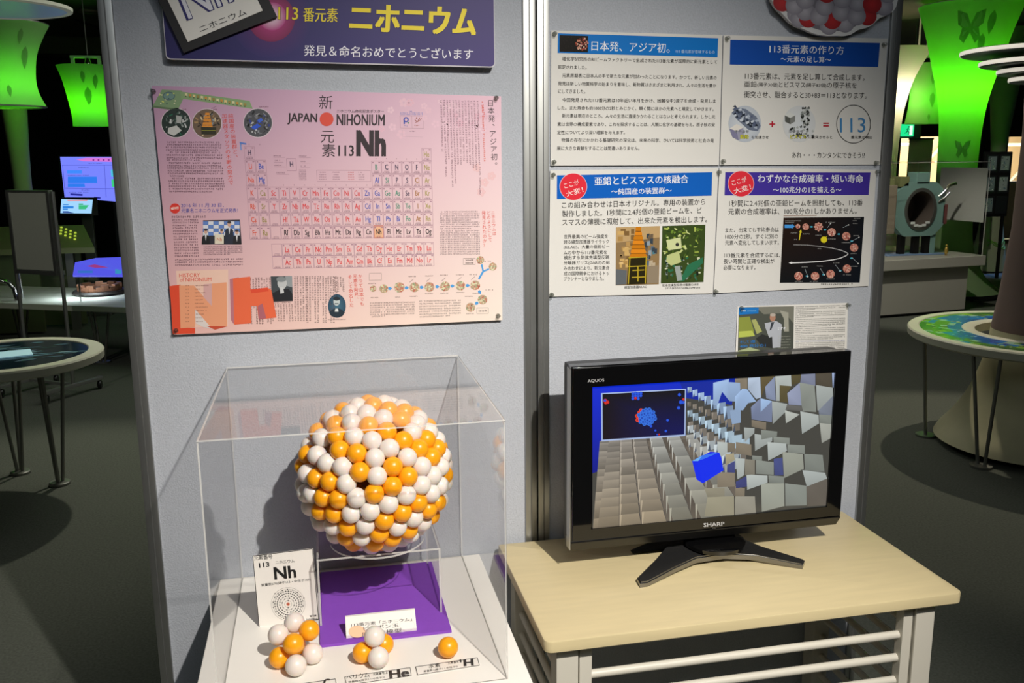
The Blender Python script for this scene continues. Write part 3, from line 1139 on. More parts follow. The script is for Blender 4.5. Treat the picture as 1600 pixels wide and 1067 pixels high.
# upper left
t = sheet('laminated sheet with a blue heading and dense text, upper left of the four', SHA)
pr = Print(SHP, 850, 40, 4.848)
pr.poly([(106, 58), (1320, 95), (1314, 240), (103, 207)], '#1673c4', 1)
pr.build('heading_band', GLOSSINK, t)
pr = Print(SHP, 850, 40, 4.848)
pr.poly([(118, 72), (334, 78), (333, 203), (117, 198)], '#17130f', 2)
for k in range(60):
    a, d = rc.uniform(0, 2 * PI), 46 * math.sqrt(rc.random())
    pr.disc(286 + d * math.cos(a), 138 + d * 1.05 * math.sin(a), 6.5, rc.choice(['#a8523c', '#c98a72', '#7a3426', '#d8b09a', '#8a4a52']), layer=3, n=8)
for k in range(14):
    pr.disc(rc.uniform(130, 225), rc.uniform(85, 190), 1.6, '#4a4038', layer=3, n=5)
pr.build('picture', GLOSSINK, t)
pr = Print(SHP, 850, 40, 4.848)
W_ = '#f0f2f4'
pr.text('日本発、アジア初。', (358, 190), (950, 207), 74, W_, .004, 3, 3)
pr.text('113 番元素が意味するもの', (997, 207), (1292, 214), 26, '#b8d4ec', 0, 3)
pr.build('heading_text', GLOSSINK, t)
pr = Print(SHP, 850, 40, 4.848)
for s, x0, y0, x1, y1 in (
        ('理化学研究所のRIビームファクトリーで生成された113番元素が国際的に新元素として', 138, 266, 1310, 291),
        ('認定されました。', 106, 328, 322, 332),
        ('元素周期表に日本人の手で新たな元素が加わったことになります。かつて、新しい元素の', 138, 392, 1306, 410),
        ('発見は新しい物質科学の始まりを意味し、新物質はさまざまに利用され、人々の生活を豊か', 106, 454, 1304, 470),
        ('にしてきました。', 106, 513, 312, 515),
        ('今回発見された113番元素は10年近い年月をかけ、困難な中3原子を合成・発見しま', 138, 578, 1300, 587),
        ('した。また寿命も約1000分の2秒とみじかく、瞬く間にほかの元素へと壊変してゆきます。', 104, 638, 1284, 647),
        ('新元素は現在のところ、人々の生活に直接かかわることはないと考えられます。しかし元', 136, 698, 1296, 706),
        ('素は世界の構成要素であり、これを探求することは、人類に化学の基礎を与え、原子核の安', 102, 762, 1292, 765),
        ('定性についてより深い理解を与えます。', 100, 824, 612, 824),
        ('物質の存在にかかわる基礎研究の深化は、未来の科学、ひいては科学技術と社会の発', 132, 882, 1286, 885),
        ('展に大きな貢献をすることは間違いありません。', 98, 944, 722, 944)):
    pr.text(s, (x0, y0), (x1, y1), 31, DK, .006, 3)
pr.build('body_text', GLOSSINK, t)

# upper right
t = sheet('laminated sheet showing 113 in a circle, upper right of the four', SHB)
pr = Print(SHP, 1120, 40, 4.85)
pr.poly([(102, 108), (1236, 132), (1222, 313), (98, 295)], '#1a4da6', 1)
pr.build('heading_band', GLOSSINK, t)
pr = Print(SHP, 1120, 40, 4.85)
pr.text('113番元素の作り方', (398, 208), (962, 220), 66, W_, .006, 3, 3)
pr.text('～元素の足し算～', (482, 276), (864, 282), 46, W_, .004, 3)
pr.build('heading_text', GLOSSINK, t)
pr = Print(SHP, 1120, 40, 4.85)
pr.text('113番元素は、元素を足し算して合成します。', (212, 406), (1118, 418), 50, DK, 0, 3)
pr.text('亜鉛', (206, 467), (302, 468), 46, DK, 0, 3)
pr.text('(陽子30個)', (306, 467), (464, 470), 36, DK, 0, 3)
pr.text('とビスマス', (470, 468), (668, 472), 44, DK, 0, 3)
pr.text('(陽子83個)', (672, 470), (830, 474), 36, DK, 0, 3)
pr.text('の原子核を', (834, 472), (1058, 476), 44, DK, 0, 3)
pr.text('衝突させ、融合すると30+83＝113となります。', (204, 547), (1134, 554), 50, DK, 0, 3)
pr.flush('body_text', GLOSSINK, t)
pr.text('あれ・・・カンタンにできそう!?', (568, 1002), (1120, 1004), 44, DK, .004, 3)
pr.flush('closing_text', GLOSSINK, t)
pr.text('を加速させ', (262, 857), (392, 858), 24, DK, 0, 4)
pr.flush('caption_text', GLOSSINK, t)
pr.text('に衝突させると', (692, 856), (874, 857), 24, DK, 0, 4)
pr.flush('caption_text', GLOSSINK, t)
pr.text('番元素が検出', (1016, 857), (1176, 858), 24, DK, .006, 4)
pr.build('caption_text', GLOSSINK, t)
pr = Print(SHP, 1120, 40, 4.85)
pr.text('+', (398, 768), (442, 768), 44, '#b8283a', .03, 3)
pr.flush('plus_sign', GLOSSINK, t)
pr.text('=', (806, 765), (848, 765), 30, '#b8283a', .03, 3)
pr.flush('equals_sign', GLOSSINK, t)
pr.ring(1035, 746, 128, 5, DK, 3, ry=144, n=48)
pr.text('113', (934, 810), (1124, 808), 110, '#4a86b8', -.004, 3, 4)
pr.build('circled_number', GLOSSINK, t)
for cx, word, c1 in ((212, '亜鉛', '#8a94a6'), (624, 'ビスマス', '#8f9290')):
    pr = Print(SHP, 1120, 40, 4.85)
    pr.disc(cx, 745, 124, '#d3d8dc', '#b6bdc6' if cx < 300 else '#d0d2d2', 1, ry=138, n=40)
    rr = random.Random(cx)
    if cx < 300:
        pr.poly([(112, 660), (150, 620), (220, 632), (300, 690), (332, 760), (310, 800), (240, 790), (150, 710)], '#6d7688', 2)
        for k in range(46):
            u, v = rr.random(), rr.random()
            x, y = 125 + u * 190, 640 + u * 120 + (v - .5) * 80
            pr.poly([(x - 14, y), (x + rr.uniform(0, 18), y - 12), (x + 14, y + 8), (x - 4, y + rr.uniform(4, 16))], rr.choice(['#3a4252', '#a9b3c2', '#58627a', '#c4ccd6', '#2a303c']), 3)
        pr.poly([(96, 780), (150, 745), (200, 772), (150, 800)], '#dcd8d0', 3)
        pr.poly([(96, 780), (150, 800), (165, 868), (118, 845)], '#7f7d9a', 3)
        pr.poly([(150, 800), (200, 772), (205, 840), (165, 868)], '#9a99ae', 3)
    else:
        pr.poly([(515, 680), (555, 700), (556, 748), (516, 728)], '#5a5c58', 2)
        pr.poly([(515, 680), (550, 655), (594, 680), (555, 700)], '#d6d8d4', 2)
        pr.poly([(555, 700), (594, 680), (592, 728), (556, 748)], '#80827e', 2)
        for k in range(70):
            if k < 40:
                x, y = rr.uniform(640, 698), rr.uniform(620, 755)
            else:
                x, y = rr.uniform(545, 730), rr.uniform(765, 850)
            pr.poly([(x - 10, y), (x + rr.uniform(0, 12), y - 11), (x + 11, y + 6), (x - 3, y + 11)], rr.choice(['#3a3d3a', '#8d928f', '#5f6360', '#b4b8b4', '#2a2c2a']), 3)
    pr.text('原子番号', (cx - 80, 815), (cx + 30, 815), 24, '#e6e8ea', .02, 4)
    pr.text('原子番号', (cx - 80, 815), (cx + 30, 815), 24, '#4a4e56', 0, 5)
    x0 = 174 if cx < 300 else 556
    x1 = 242 if cx < 300 else 676
    pr.text(word, (x0, 858), (x1, 858), 32, '#2a2c1a', .05, 5)
    pr.text(word, (x0, 858), (x1, 858), 32, '#e2e02a', .008, 6)
    pr.build('mineral_photograph', GLOSSINK, t)


def badge(pr, cx, cy, r, ry):
    pr.disc(cx, cy, r + 3, '#f0d4d4', layer=2, ry=ry + 3, n=40)
    pr.disc(cx, cy, r, '#dc3340', layer=3, ry=ry, n=40)
    pr.text('ここが', (cx - 62, cy + 14), (cx + 44, cy - 16), 40, '#f6e6e2', .008, 4)
    pr.text('大変！', (cx - 46, cy + 76), (cx + 76, cy + 40), 42, '#f6e6e2', .008, 4)


# lower left
t = sheet('laminated sheet with two machine photographs, lower left of the four', SHC)
pr = Print(SHP, 850, 250, 4.639)
pr.poly([(94, 111), (1220, 88), (1214, 258), (93, 283)], '#1660bd', 1)
pr.build('heading_band', GLOSSINK, t)
pr = Print(SHP, 850, 250, 4.639)
badge(pr, 212, 193, 97, 96)
pr.build('red_badge', GLOSSINK, t)
pr = Print(SHP, 850, 250, 4.639)
pr.text('亜鉛とビスマスの核融合', (366, 184), (1046, 167), 62, W_, .012, 3, 3)
pr.text('～純国産の装置群～', (488, 252), (924, 243), 46, W_, .006, 3)
pr.build('heading_text', GLOSSINK, t)
pr = Print(SHP, 850, 250, 4.639)
for s, x0, y0, x1, y1, h in (
        ('この組み合わせは日本オリジナル。専用の装置から', 130, 351, 1168, 325, 48),
        ('製作しました。1秒間に2.4兆個の亜鉛ビームを、ビ', 132, 414, 1142, 387, 48),
        ('スマスの薄膜に照射して、出来た元素を検出します。', 132, 476, 1182, 452, 48),
        ('世界最高のビーム強度を', 143, 570, 464, 567, 30),
        ('誇る線型加速器ライラック', 143, 608, 472, 604, 30),
        ('(RILAC)、大量の亜鉛ビー', 143, 648, 474, 642, 30),
        ('ムの中から113番元素を', 143, 686, 456, 682, 30),
        ('検出する気体充填型反跳', 143, 722, 474, 719, 30),
        ('分離器ガリス(GARIS)の組', 143, 762, 476, 758, 30),
        ('み合わせにより、新元素合', 143, 799, 474, 796, 30),
        ('成の国際競争におけるトッ', 143, 838, 472, 834, 30),
        ('プランナーとなりました。', 143, 876, 434, 872, 30),
        ('線型加速器RILAC', 582, 932, 744, 928, 20),
        ('気体充填型反跳分離器GARIS', 856, 918, 1120, 910, 19)):
    if s[0] in '世線' or s[:2] == '気体':
        pr.flush('body_text' if s[0] == '世' else ('side_text' if s[0] == '線' else 'caption_text'), GLOSSINK, t)
    pr.text(s, (x0, y0), (x1, y1), h, DK, .003, 3)
pr.fine((878, 930), (1140, 924), 11, DK, 3)
pr.build('caption_text', GLOSSINK, t)
rr = random.Random(12)
pr = Print(SHP, 850, 250, 4.639)
pr.poly([(522, 488), (840, 478), (832, 900), (519, 908)], '#8d7450', 2)
pr.poly([(522, 488), (840, 478), (838, 560), (521, 600)], '#b89a6c', 3)
for k in range(34):
    x, y = rr.uniform(530, 640), rr.uniform(500, 770)
    w, h = rr.uniform(15, 50), rr.uniform(10, 40)
    x1 = min(x + w, 655)
    pr.poly([(x, y), (x1, y - 2), (x1, y + h), (x, y + h)], rr.choice(['#c9a566', '#a8854e', '#7c5f38', '#d4b47c', '#b38f58']), 4)
for k in range(30):
    x, y = rr.uniform(720, 815), rr.uniform(520, 860)
    pr.poly([(x, y), (x + 22, y - 3), (x + 20, y + rr.uniform(20, 45)), (x - 2, y + 30)], rr.choice(['#5a6a7c', '#8c9aa6', '#39434c', '#4a7c8a', '#b4a58c', '#6a5c4a']), 4)
for k in range(7):
    y = 492 + k * 32
    w = 20 + k * 7
    pr.poly([(683 - w, y + 6), (683 - w * .8, y - 8), (683 + w * .8, y - 8), (683 + w, y + 6), (683 + w, y + 25), (683 - w, y + 25)], '#d98520' if k % 2 else '#c47818', 5)
    pr.line([(683 - w, y + 24), (683 + w, y + 24)], 4, '#3a2a14', 5.5)
pr.poly([(612, 705), (748, 700), (742, 896), (600, 902)], '#2a2614', 6)
for q in ([(612, 708), (748, 702)], [(610, 772), (745, 766)], [(622, 708), (610, 898)], [(740, 705), (733, 895)], [(680, 772), (680, 880)], [(640, 800), (725, 796)], [(635, 850), (728, 846)]):
    pr.line(q, 7, '#b8a02e', 7)
pr.poly([(748, 770), (828, 762), (826, 890), (744, 895)], '#8d7f6a', 6)
pr.poly([(521, 790), (600, 800), (596, 900), (520, 905)], '#5f6468', 5)
pr.build('machine_photograph', GLOSSINK, t)
pr = Print(SHP, 850, 250, 4.639)
pr.poly([(858, 478), (1170, 468), (1156, 884), (846, 894)], '#3a4a22', 2)
for k in range(110):
    x, y = rr.uniform(870, 1135), rr.uniform(495, 860)
    c = rr.choice(['#6d8a34', '#a8b85a', '#c4cf8a', '#2e4220', '#55702a', '#8fa046']) if y < 700 else rr.choice(['#20342a', '#5f6a64', '#8c9690', '#2f6a4a', '#1a241e', '#c9cfae'])
    a, l, w = rr.uniform(0, PI), rr.uniform(12, 36), rr.uniform(6, 16)
    cs, sn = math.cos(a), math.sin(a)
    pts = [(x + u * l / 2 * cs - v * w / 2 * sn, y + u * l / 2 * sn + v * w / 2 * cs) for u, v in ((-1, -1), (1, -1), (1, 1), (-1, 1))]
    pts = [(min(max(px, 860), 1154), min(max(py, 484), 878)) for px, py in pts]
    pr.poly(pts, c, 3 + (k % 9) * .1)
pr.poly([(885, 580), (990, 560), (998, 640), (900, 655)], '#c9cf9a', 5)
pr.disc(965, 612, 13, '#3a3a34', layer=6)
pr.poly([(890, 690), (975, 660), (995, 740), (920, 765), (885, 735)], '#b9c184', 5)
pr.poly([(1040, 760), (1150, 705), (1152, 745), (1010, 878), (980, 880)], '#2f6e4e', 5)
pr.poly([(945, 770), (985, 765), (1002, 870), (965, 876)], '#9aa39e', 5)
pr.build('machine_photograph', GLOSSINK, t)

# lower right
t = sheet('laminated sheet with a purple heading and a black diagram, lower right of the four', SHD)
pr = Print(SHP, 1110, 250, 4.639)
pr.poly([(108, 88), (1160, 90), (1146, 252), (102, 256)], '#45359a', 1)
pr.build('heading_band', GLOSSINK, t)
pr = Print(SHP, 1110, 250, 4.639)
badge(pr, 221, 172, 92, 92)
pr.build('red_badge', GLOSSINK, t)
pr = Print(SHP, 1110, 250, 4.639)
pr.text('わずかな合成確率・短い寿命', (342, 165), (1106, 166), 62, W_, .008, 3, 3)
pr.text('～100兆分の1を捕える～', (454, 240), (948, 240), 48, W_, .004, 3)
pr.build('heading_text', GLOSSINK, t)
pr = Print(SHP, 1110, 250, 4.639)
for s, x0, y0, x1, y1, h in (
        ('1秒間に2.4兆個の亜鉛ビームを照射しても、113番', 136, 338, 1102, 331, 48),
        ('元素の合成確率は、100兆分の1しかありません。', 130, 398, 1060, 391, 48),
        ('また、出来ても平均寿命は', 108, 526, 496, 522, 36),
        ('1000分の2秒。すぐに別の', 108, 573, 490, 570, 36),
        ('元素へ変化してしまいます。', 106, 618, 496, 614, 36),
        ('113番元素を合成するには、', 100, 708, 506, 706, 36),
        ('長い時間と正確な検出が', 96, 752, 464, 749, 36),
        ('必要になります。', 94, 798, 326, 796, 36)):
    if s[:2] in ('また', '11'):
        pr.flush('body_text' if s[0] == 'ま' else 'side_text', GLOSSINK, t)
    pr.text(s, (x0, y0), (x1, y1), h, DK, .002, 3)
pr.flush('side_text', GLOSSINK, t)
pr.line([(530, 404), (770, 401)], 4, '#8a5230', 3)
pr.flush('underline', GLOSSINK, t)
pr.fine((800, 899), (1045, 896), 13, DK, 3)
pr.build('caption_text', GLOSSINK, t)
pr = Print(SHP, 1110, 250, 4.639)
pr.poly([(530, 418), (1114, 412), (1082, 888), (503, 890)], ['#2a1c14', '#1a1c20', '#141a22', '#181a1c'], 1)
for x, y, r in ((634, 480, 17), (690, 484, 24), (783, 484, 27), (878, 523, 30), (984, 552, 30), (1041, 635, 30), (990, 787, 30), (870, 826, 30), (758, 841, 30), (638, 841, 30)):
    pr.disc(x, y, r, '#c98a78', layer=2, n=24)
    for k in range(24):
        a, d = rr.uniform(0, 2 * PI), r * math.sqrt(rr.random()) * .85
        pr.disc(x + d * math.cos(a), y + d * math.sin(a), r * .16, rr.choice(['#e8c4b4', '#a8504a', '#dba898', '#8a4844']), layer=3, n=6)
for k in range(8):
    a = k * PI / 4
    pr.disc(783 + 27 * math.cos(a), 484 + 27 * math.sin(a), 7, '#d09a88', layer=2.5, n=8)
pr.poly([(537, 468), (590, 468), (590, 462), (610, 480), (590, 498), (590, 492), (537, 492)], '#4a9ae0', 2)
pr.poly([(640, 580), (648, 520), (642, 522), (656, 502), (662, 528), (656, 524), (646, 580)], '#e0d030', 3)
pr.disc(822, 577, 23, '#e4d62c', layer=2)
pr.poly([(835, 565), (848, 550), (830, 560)], '#e4d62c', 2)
for x, y in ((732, 484), (830, 506), (930, 537), (1024, 588), (1022, 712), (940, 803), (820, 830), (700, 841)):
    pr.disc(x, y, 10, '#4ab0c8', layer=2, ry=6, n=12)
cur = [(560, 612)]
for k in range(17):
    a = -PI / 2 + PI * k / 16
    cur.append((800 + 196 * math.cos(a), 680 + 60 * math.sin(a) - 6 * (1 - k / 8)))
cur.append((590, 744))
cur = [(600, 614), (700, 616), (800, 626), (880, 638), (950, 655), (990, 672), (997, 680), (985, 692), (940, 712), (880, 724), (800, 735), (700, 741), (590, 745)]
for i, (a, b) in enumerate(zip(cur, cur[1:])):
    pr.line([a, b], 2 + i * .6, '#d8d8d8', 3)
pr.poly([(566, 745), (590, 736), (590, 754)], '#e4e4e4', 3)
for x0, y0, w in ((540, 440, 120), (540, 452, 70), (830, 452, 80), (1030, 424, 66), (1030, 440, 40), (1030, 460, 40), (760, 545, 50), (580, 528, 55), (670, 535, 55), (850, 572, 60), (950, 598, 70), (775, 642, 30), (1015, 678, 50), (960, 832, 60), (840, 862, 60), (720, 880, 60), (610, 880, 60), (660, 775, 50), (770, 768, 50), (890, 745, 45), (1010, 770, 60), (1035, 548, 50), (605, 576, 25)):
    pr.fine((x0, y0), (x0 + w, y0), 7, '#a8a8a4', 3)
for a, b in (((848, 490), (870, 460)), ((960, 490), (1000, 470)), ((1020, 590), (1076, 560)), ((1025, 705), (1070, 750)), ((905, 760), (940, 805)), ((795, 785), (825, 832)), ((685, 790), (705, 845))):
    pr.line([a, b], 2, '#b8c4c8', 3)
    pr.disc(b[0], b[1], 5, '#d8d8d4', layer=3, n=8)
pr.build('decay_diagram', GLOSSINK, t)

# small print above the television
SMP = Plane((0, -0.003, 0), (0, -1, 0))
SMC = [(1152.5, 479), (1325, 473), (1323, 556), (1149, 560)]
t = thing('printed_sheet', 'small sheet with a photograph and fine text just above the television', 'poster', SMP.at(*SMC[3]))
obj('sheet', sheet_bm(SMP, SMC, 0.0006), PAPER, t)
pr = Print(SMP, 1130, 460, 7.273)
pr.poly([(175, 145), (805, 132), (795, 672), (165, 690)], '#4c5048', 1)
pr.poly([(360, 140), (805, 132), (800, 330), (700, 210), (460, 225)], '#7a7a6e', 2)
pr.poly([(640, 180), (740, 205), (745, 420), (690, 420), (690, 280)], '#a3a294', 3)
pr.poly([(176, 262), (300, 250), (350, 420), (300, 480), (172, 490)], '#8a9440', 2)
pr.poly([(320, 290), (370, 280), (440, 420), (380, 450)], '#a9ad6a', 3)
pr.poly([(180, 420), (330, 410), (360, 470), (170, 490)], '#b9c45a', 3)
pr.poly([(370, 500), (440, 450), (560, 490), (560, 610), (440, 590)], '#2b2d2c', 3)
pr.poly([(470, 325), (530, 315), (600, 300), (665, 340), (650, 600), (560, 608), (555, 480), (520, 490), (480, 380)], '#b4b8c0', 4)
pr.poly([(545, 315), (580, 312), (545, 400), (525, 410)], '#3c4048', 5)
pr.disc(560, 262, 33, '#b0836c', layer=5, ry=46)
pr.disc(562, 232, 33, '#b9ada0', layer=5.5, ry=18)
pr.poly([(165, 640), (300, 600), (440, 640), (300, 690), (165, 690)], '#a9b488', 3)
pr.poly([(178, 148), (402, 146), (398, 216), (174, 232)], '#1673c0', 6)
pr.fine((200, 186), (262, 184), 18, '#d8e6f0', 7)
pr.fine((270, 186), (380, 184), 14, '#8ac0e4', 7)
pr.fine((615, 388), (740, 380), 30, '#e4e6ea', 7)
pr.text('そして 3個', (188, 560), (360, 548), 34, '#2f7ac0', .02, 7)
pr.text('400 兆分の1', (188, 606), (480, 594), 36, '#2f7ac0', .02, 7)
for k in range(5):
    pr.fine((620, 480 + k * 32), (770, 474 + k * 32), 9, '#b4b6a8', 7)
pr.build('photograph', INK, t)
pr = Print(SMP, 1130, 460, 7.273)
for k in range(26):
    y = 140 + k * 20.8
    pr.fine((824 - k * .5, y), (1390 - k * .2 - (rr.uniform(100, 400) if k in (2, 6, 11, 15, 18) else 0), y - 16), 11, '#3c3c3a' if k != 19 else '#4a5aa0', 2)
pr.build('fine_print', INK, t)

# ================================================================ push pins
PINS = [(240, 143, PKP, 'at the top left corner of the pink poster'), (775, 153, PKP, 'at the top right corner of the pink poster'),
        (275, 516, PKP, 'at the bottom left corner of the pink poster'), (778, 493, PKP, 'at the bottom right corner of the pink poster'),
        (866, 53, SHP, 'at the top left corner of the sheet headed in bright blue'), (1135.5, 60, SHP, 'between the tops of the two upper laminated sheets'),
        (1380, 70, SHP, 'at the top right corner of the sheet with the circled 113'),
        (865, 253, SHP, 'at the bottom left corner of the dense text sheet'), (1129, 252, SHP, 'between the bottoms of the two upper laminated sheets'),
        (1368, 254, SHP, 'at the bottom right corner of the sheet with the circled 113'),
        (864, 273, SHP, 'at the top left corner of the sheet with machine photographs'), (1122.5, 269, SHP, 'between the tops of the two lower laminated sheets'),
        (1370, 268.5, SHP, 'at the top right corner of the purple-headed sheet'),
        (861.5, 460, SHP, 'at the bottom left corner of the sheet with machine photographs'), (1117.5, 455, SHP, 'between the bottoms of the two lower laminated sheets'),
        (1158, 481, SMP, 'at the top left of the small sheet above the television'), (1324, 476, SMP, 'at the top right of the small sheet above the television')]
PINPROF = [(0, -.0005), (.0046, -.0005), (.0052, -.0015), (.0046, -.0026), (.0028, -.0036), (.0026, -.0075), (.0036, -.0095), (.0044, -.0108), (.0036, -.0118), (0, -.0121)]
pin_me = None
for px, py, pl, where in PINS:
    c = pl.at(px, py)
    t = thing('push_pin', 'clear push pin ' + where, 'push pin', c, 'clear push pins')
    if pin_me is None:
        a = obj('pin_head', lathe(B(), PINPROF, c, 16, axis='Y'), PINCLEAR, t, smooth=60)
        b = obj('needle', tube(B(), [c + Vector((0, -.006, 0)), c + Vector((0, .012, 0))], .0006, 6), STEEL, t)
        pin_me = (a, b)
    else:
        for s in pin_me:
            d = s.copy()
            COL.objects.link(d)
            d.parent = t

BALL_O="-59,33,130 -6,45,140 3,-3,147 66,-12,131 91,40,109 117,23,86 -89,42,109 -112,14,94 -76,-34,121 32,-24,141 -75,-67,107 23,-88,116 -12,-74,126 140,22,38 127,-45,59 104,-60,85 55,-50,127 -135,-12,56 -145,9,25 -71,-95,87 -39,-114,84 85,-92,77 111,-80,53 54,-96,97 -119,-82,28 -93,-110,29 -35,-133,52 -10,-146,10 58,-131,34 142,-36,-3 29,-132,57 -87,-112,-37 77,-122,-25 122,-66,-50 26,-143,21 -78,-125,-3 -107,-101,-6 -114,-84,-40 -62,-116,-66 -2,-122,-83 99,-96,-52 110,-49,-85 44,-135,-38 8,-138,-50 -66,-86,-99 24,-103,-103 -10,-92,-115 58,-101,-90 -52,-55,-126"
BALL_W="-37,63,127 -29,15,143 -46,-19,138 -13,-38,141 27,26,142 44,59,128 63,26,130 96,1,111 -81,3,123 88,-37,112 19,-57,134 -130,26,62 -105,-36,96 -42,-88,110 -8,-104,104 75,-70,105 132,-4,64 114,-25,89 -45,-55,129 -116,-60,68 -97,-92,61 -68,-116,59 -5,-126,75 25,-114,89 59,-116,68 142,-22,33 147,4,5 131,-62,25 -137,-48,27 -146,0,-13 -62,-130,29 -3,-141,43 85,-120,10 88,-109,45 111,-94,19 144,-10,-30 128,-71,-13 -141,-37,-18 -128,-71,-7 -55,-132,-32 -44,-140,2 -19,-144,-25 17,-145,-14 53,-137,-2 106,-101,-16 131,-30,-60 -135,-23,-53 -91,-92,-70 34,-123,-72 68,-116,-59 89,-80,-85 -29,-131,-59 -115,-35,-84 -87,-46,-109 -36,-109,-92 64,-71,-112 -15,-54,-136 48,-43,-132 20,-69,-128 83,-29,-118"
BALL_B="-53,13,-137 22,143,28 -67,100,-84 -127,72,-21 20,105,101 -9,142,-35 1,75,-127 77,124,20 -14,118,86 -106,101,7 116,11,-89 -85,93,76 -1,15,-146 -61,133,-8 79,9,-124 -57,87,104 47,123,64 142,37,-14 117,73,-51 -119,4,-87 107,100,-9 34,102,-100 -138,22,-44 104,81,65 -69,70,-109 68,91,93 -120,72,44 -49,128,-52 42,40,-135 -46,133,42 68,127,-28 33,125,-69 131,33,-57 102,60,-86 -110,79,-57 -32,102,-101 78,101,-72 -85,-1,-120 -82,115,41 105,98,30 -97,37,-104 -141,42,4 62,77,-109 31,142,-25 130,69,5 -25,144,11 -27,46,-137 38,2,-142 -110,57,79 -3,121,-83 -36,-22,-141 128,59,43 0,80,123 -84,111,-46 -51,115,76 7,-23,-145 -121,45,-71 -8,137,53"
BALL_I="90,-34,36 63,17,80 -26,-30,-95 11,93,43 3,50,90 -13,98,-29 -6,-100,-24 -101,-10,-15 -87,-55,5 25,94,-33 -71,-64,39 75,57,-42 72,-26,69 -29,-64,-75 59,-12,-84 59,39,-75 96,34,14 -68,26,73 43,72,-60 -63,51,-63 -68,-73,-25 -46,-51,77 -90,5,49 23,48,-88 -15,77,67 -89,53,4 12,-39,95 -40,-95,-6 12,-24,-99 -101,17,13 -29,55,-82 -4,103,8 81,64,-5 -6,-96,37 -84,43,42 -66,75,-25 -55,64,59 41,-90,-29 43,-14,92 -35,39,89 83,35,51 40,49,81 -17,7,101 -59,18,-83 98,-20,-23 81,-30,-57 -9,27,-99 -61,-21,-80 -63,-55,-59 64,-65,-48 42,-68,65 84,16,-57 -52,-6,89 102,-5,13 -39,80,-53 -37,-86,-44 -87,43,-33 21,17,99 85,-56,-16 -98,-22,22 13,-86,-56 -38,-80,52 46,-48,-78 -31,92,35 60,66,52 -86,11,-56 31,11,-98 -87,-27,-47 70,-74,16 -65,77,24 9,-59,-84 99,19,-22 -4,-69,76 -41,94,-2 -2,81,-64 -75,-27,65 33,-91,35 34,97,5 53,-6,43 53,37,-24 24,60,25 -62,28,-14 -52,-36,-28 18,-48,46 -36,48,-35 -22,59,28 21,-65,10 -29,32,54 -53,-42,10 35,-27,-53 -61,0,32 -25,21,-61 6,-1,-69 60,-3,-34 -18,-4,66 37,20,-55 -56,1,-41 50,-43,-21 -13,67,-9 -19,-51,-42 -17,-59,32 64,-24,11 -68,-10,-5 7,48,-49 -25,-64,-6 26,63,-13 -28,-18,-61 -41,-31,46 67,15,5 -53,37,24 50,32,35 16,-61,-28 6,30,-16 13,-5,-32 -32,5,14 10,24,23 34,7,-2 -25,3,-24 -8,-23,25 19,-29,-3"
BC = Vector((-0.274, -0.2, 0.945))

# ================================================================ white plinth and clear cover
PZ = 0.6479
pl = thing('plinth', 'white plinth carrying the clear display case', 'plinth', (-.323, -.3, 0))
obj('body', box(B(), -.615, -.031, -.600, -.006, 0, PZ - .02), mat('white_panel', '#dcd8d0', 0.45, noise=.01), pl)
obj('top', box(B(), -.626, -.020, -.612, -.003, PZ - .02, PZ, .002), PLINTH, pl)
X0, X1, Y0, Y1, Z0, Z1 = -.5774, -.0625, -.5496, -.006, PZ, 1.1479
TH = .0025


def pane(name, x0, x1, y0, y1, z0, z1, ax, parent, m=None):
    bm = box(B(), x0, x1, y0, y1, z0, z1)
    bm.normal_update()
    for f in bm.faces:
        f.material_index = 0 if abs(f.normal[ax]) > .9 else 1
    return obj(name, bm, [m or ACRYLIC, EDGE], parent)


cv = thing('acrylic_cover', 'clear box cover over the ball model on the white plinth', 'display case', (-.32, -.28, PZ))
pane('top_pane', X0, X1, Y0, Y1, Z1 - TH, Z1, 2, cv)
pane('front_pane', X0, X1, Y0, Y0 + TH, Z0, Z1 - TH, 1, cv)
pane('back_pane', X0, X1, Y1 - TH, Y1, Z0, Z1 - TH, 1, cv)
pane('side_pane', X0, X0 + TH, Y0 + TH, Y1 - TH, Z0, Z1 - TH, 0, cv)
pane('side_pane', X1 - TH, X1, Y0 + TH, Y1 - TH, Z0, Z1 - TH, 0, cv)

# purple mat and the clear stand on it
tag(obj('display_mat', box(B(), -.403, -.140, -.361, -.030, PZ, PZ + .006, .0015), PURPLE, loc=(-.27, -.2, PZ)),
    'purple felt-covered board lying under the clear stand', 'mat')
MZ = PZ + .006
sd = thing('acrylic_stand', 'clear acrylic stand with a round hole holding the large ball cluster', 'stand', (-.275, -.16, MZ))
bm = B()
HR, HC, n = .112, (BC.x, BC.y), 64
sx0, sx1, sy0, sy1, sz0, sz1 = -.402, -.149, -.283, -.04, .796, .800
HR = .100


def sqpt(t):
    c, s = math.cos(t), math.sin(t)
    k = min(((sx1 if c > 0 else sx0) - HC[0]) / c if abs(c) > 1e-6 else 9, ((sy1 if s > 0 else sy0) - HC[1]) / s if abs(s) > 1e-6 else 9)
    return HC[0] + c * k, HC[1] + s * k


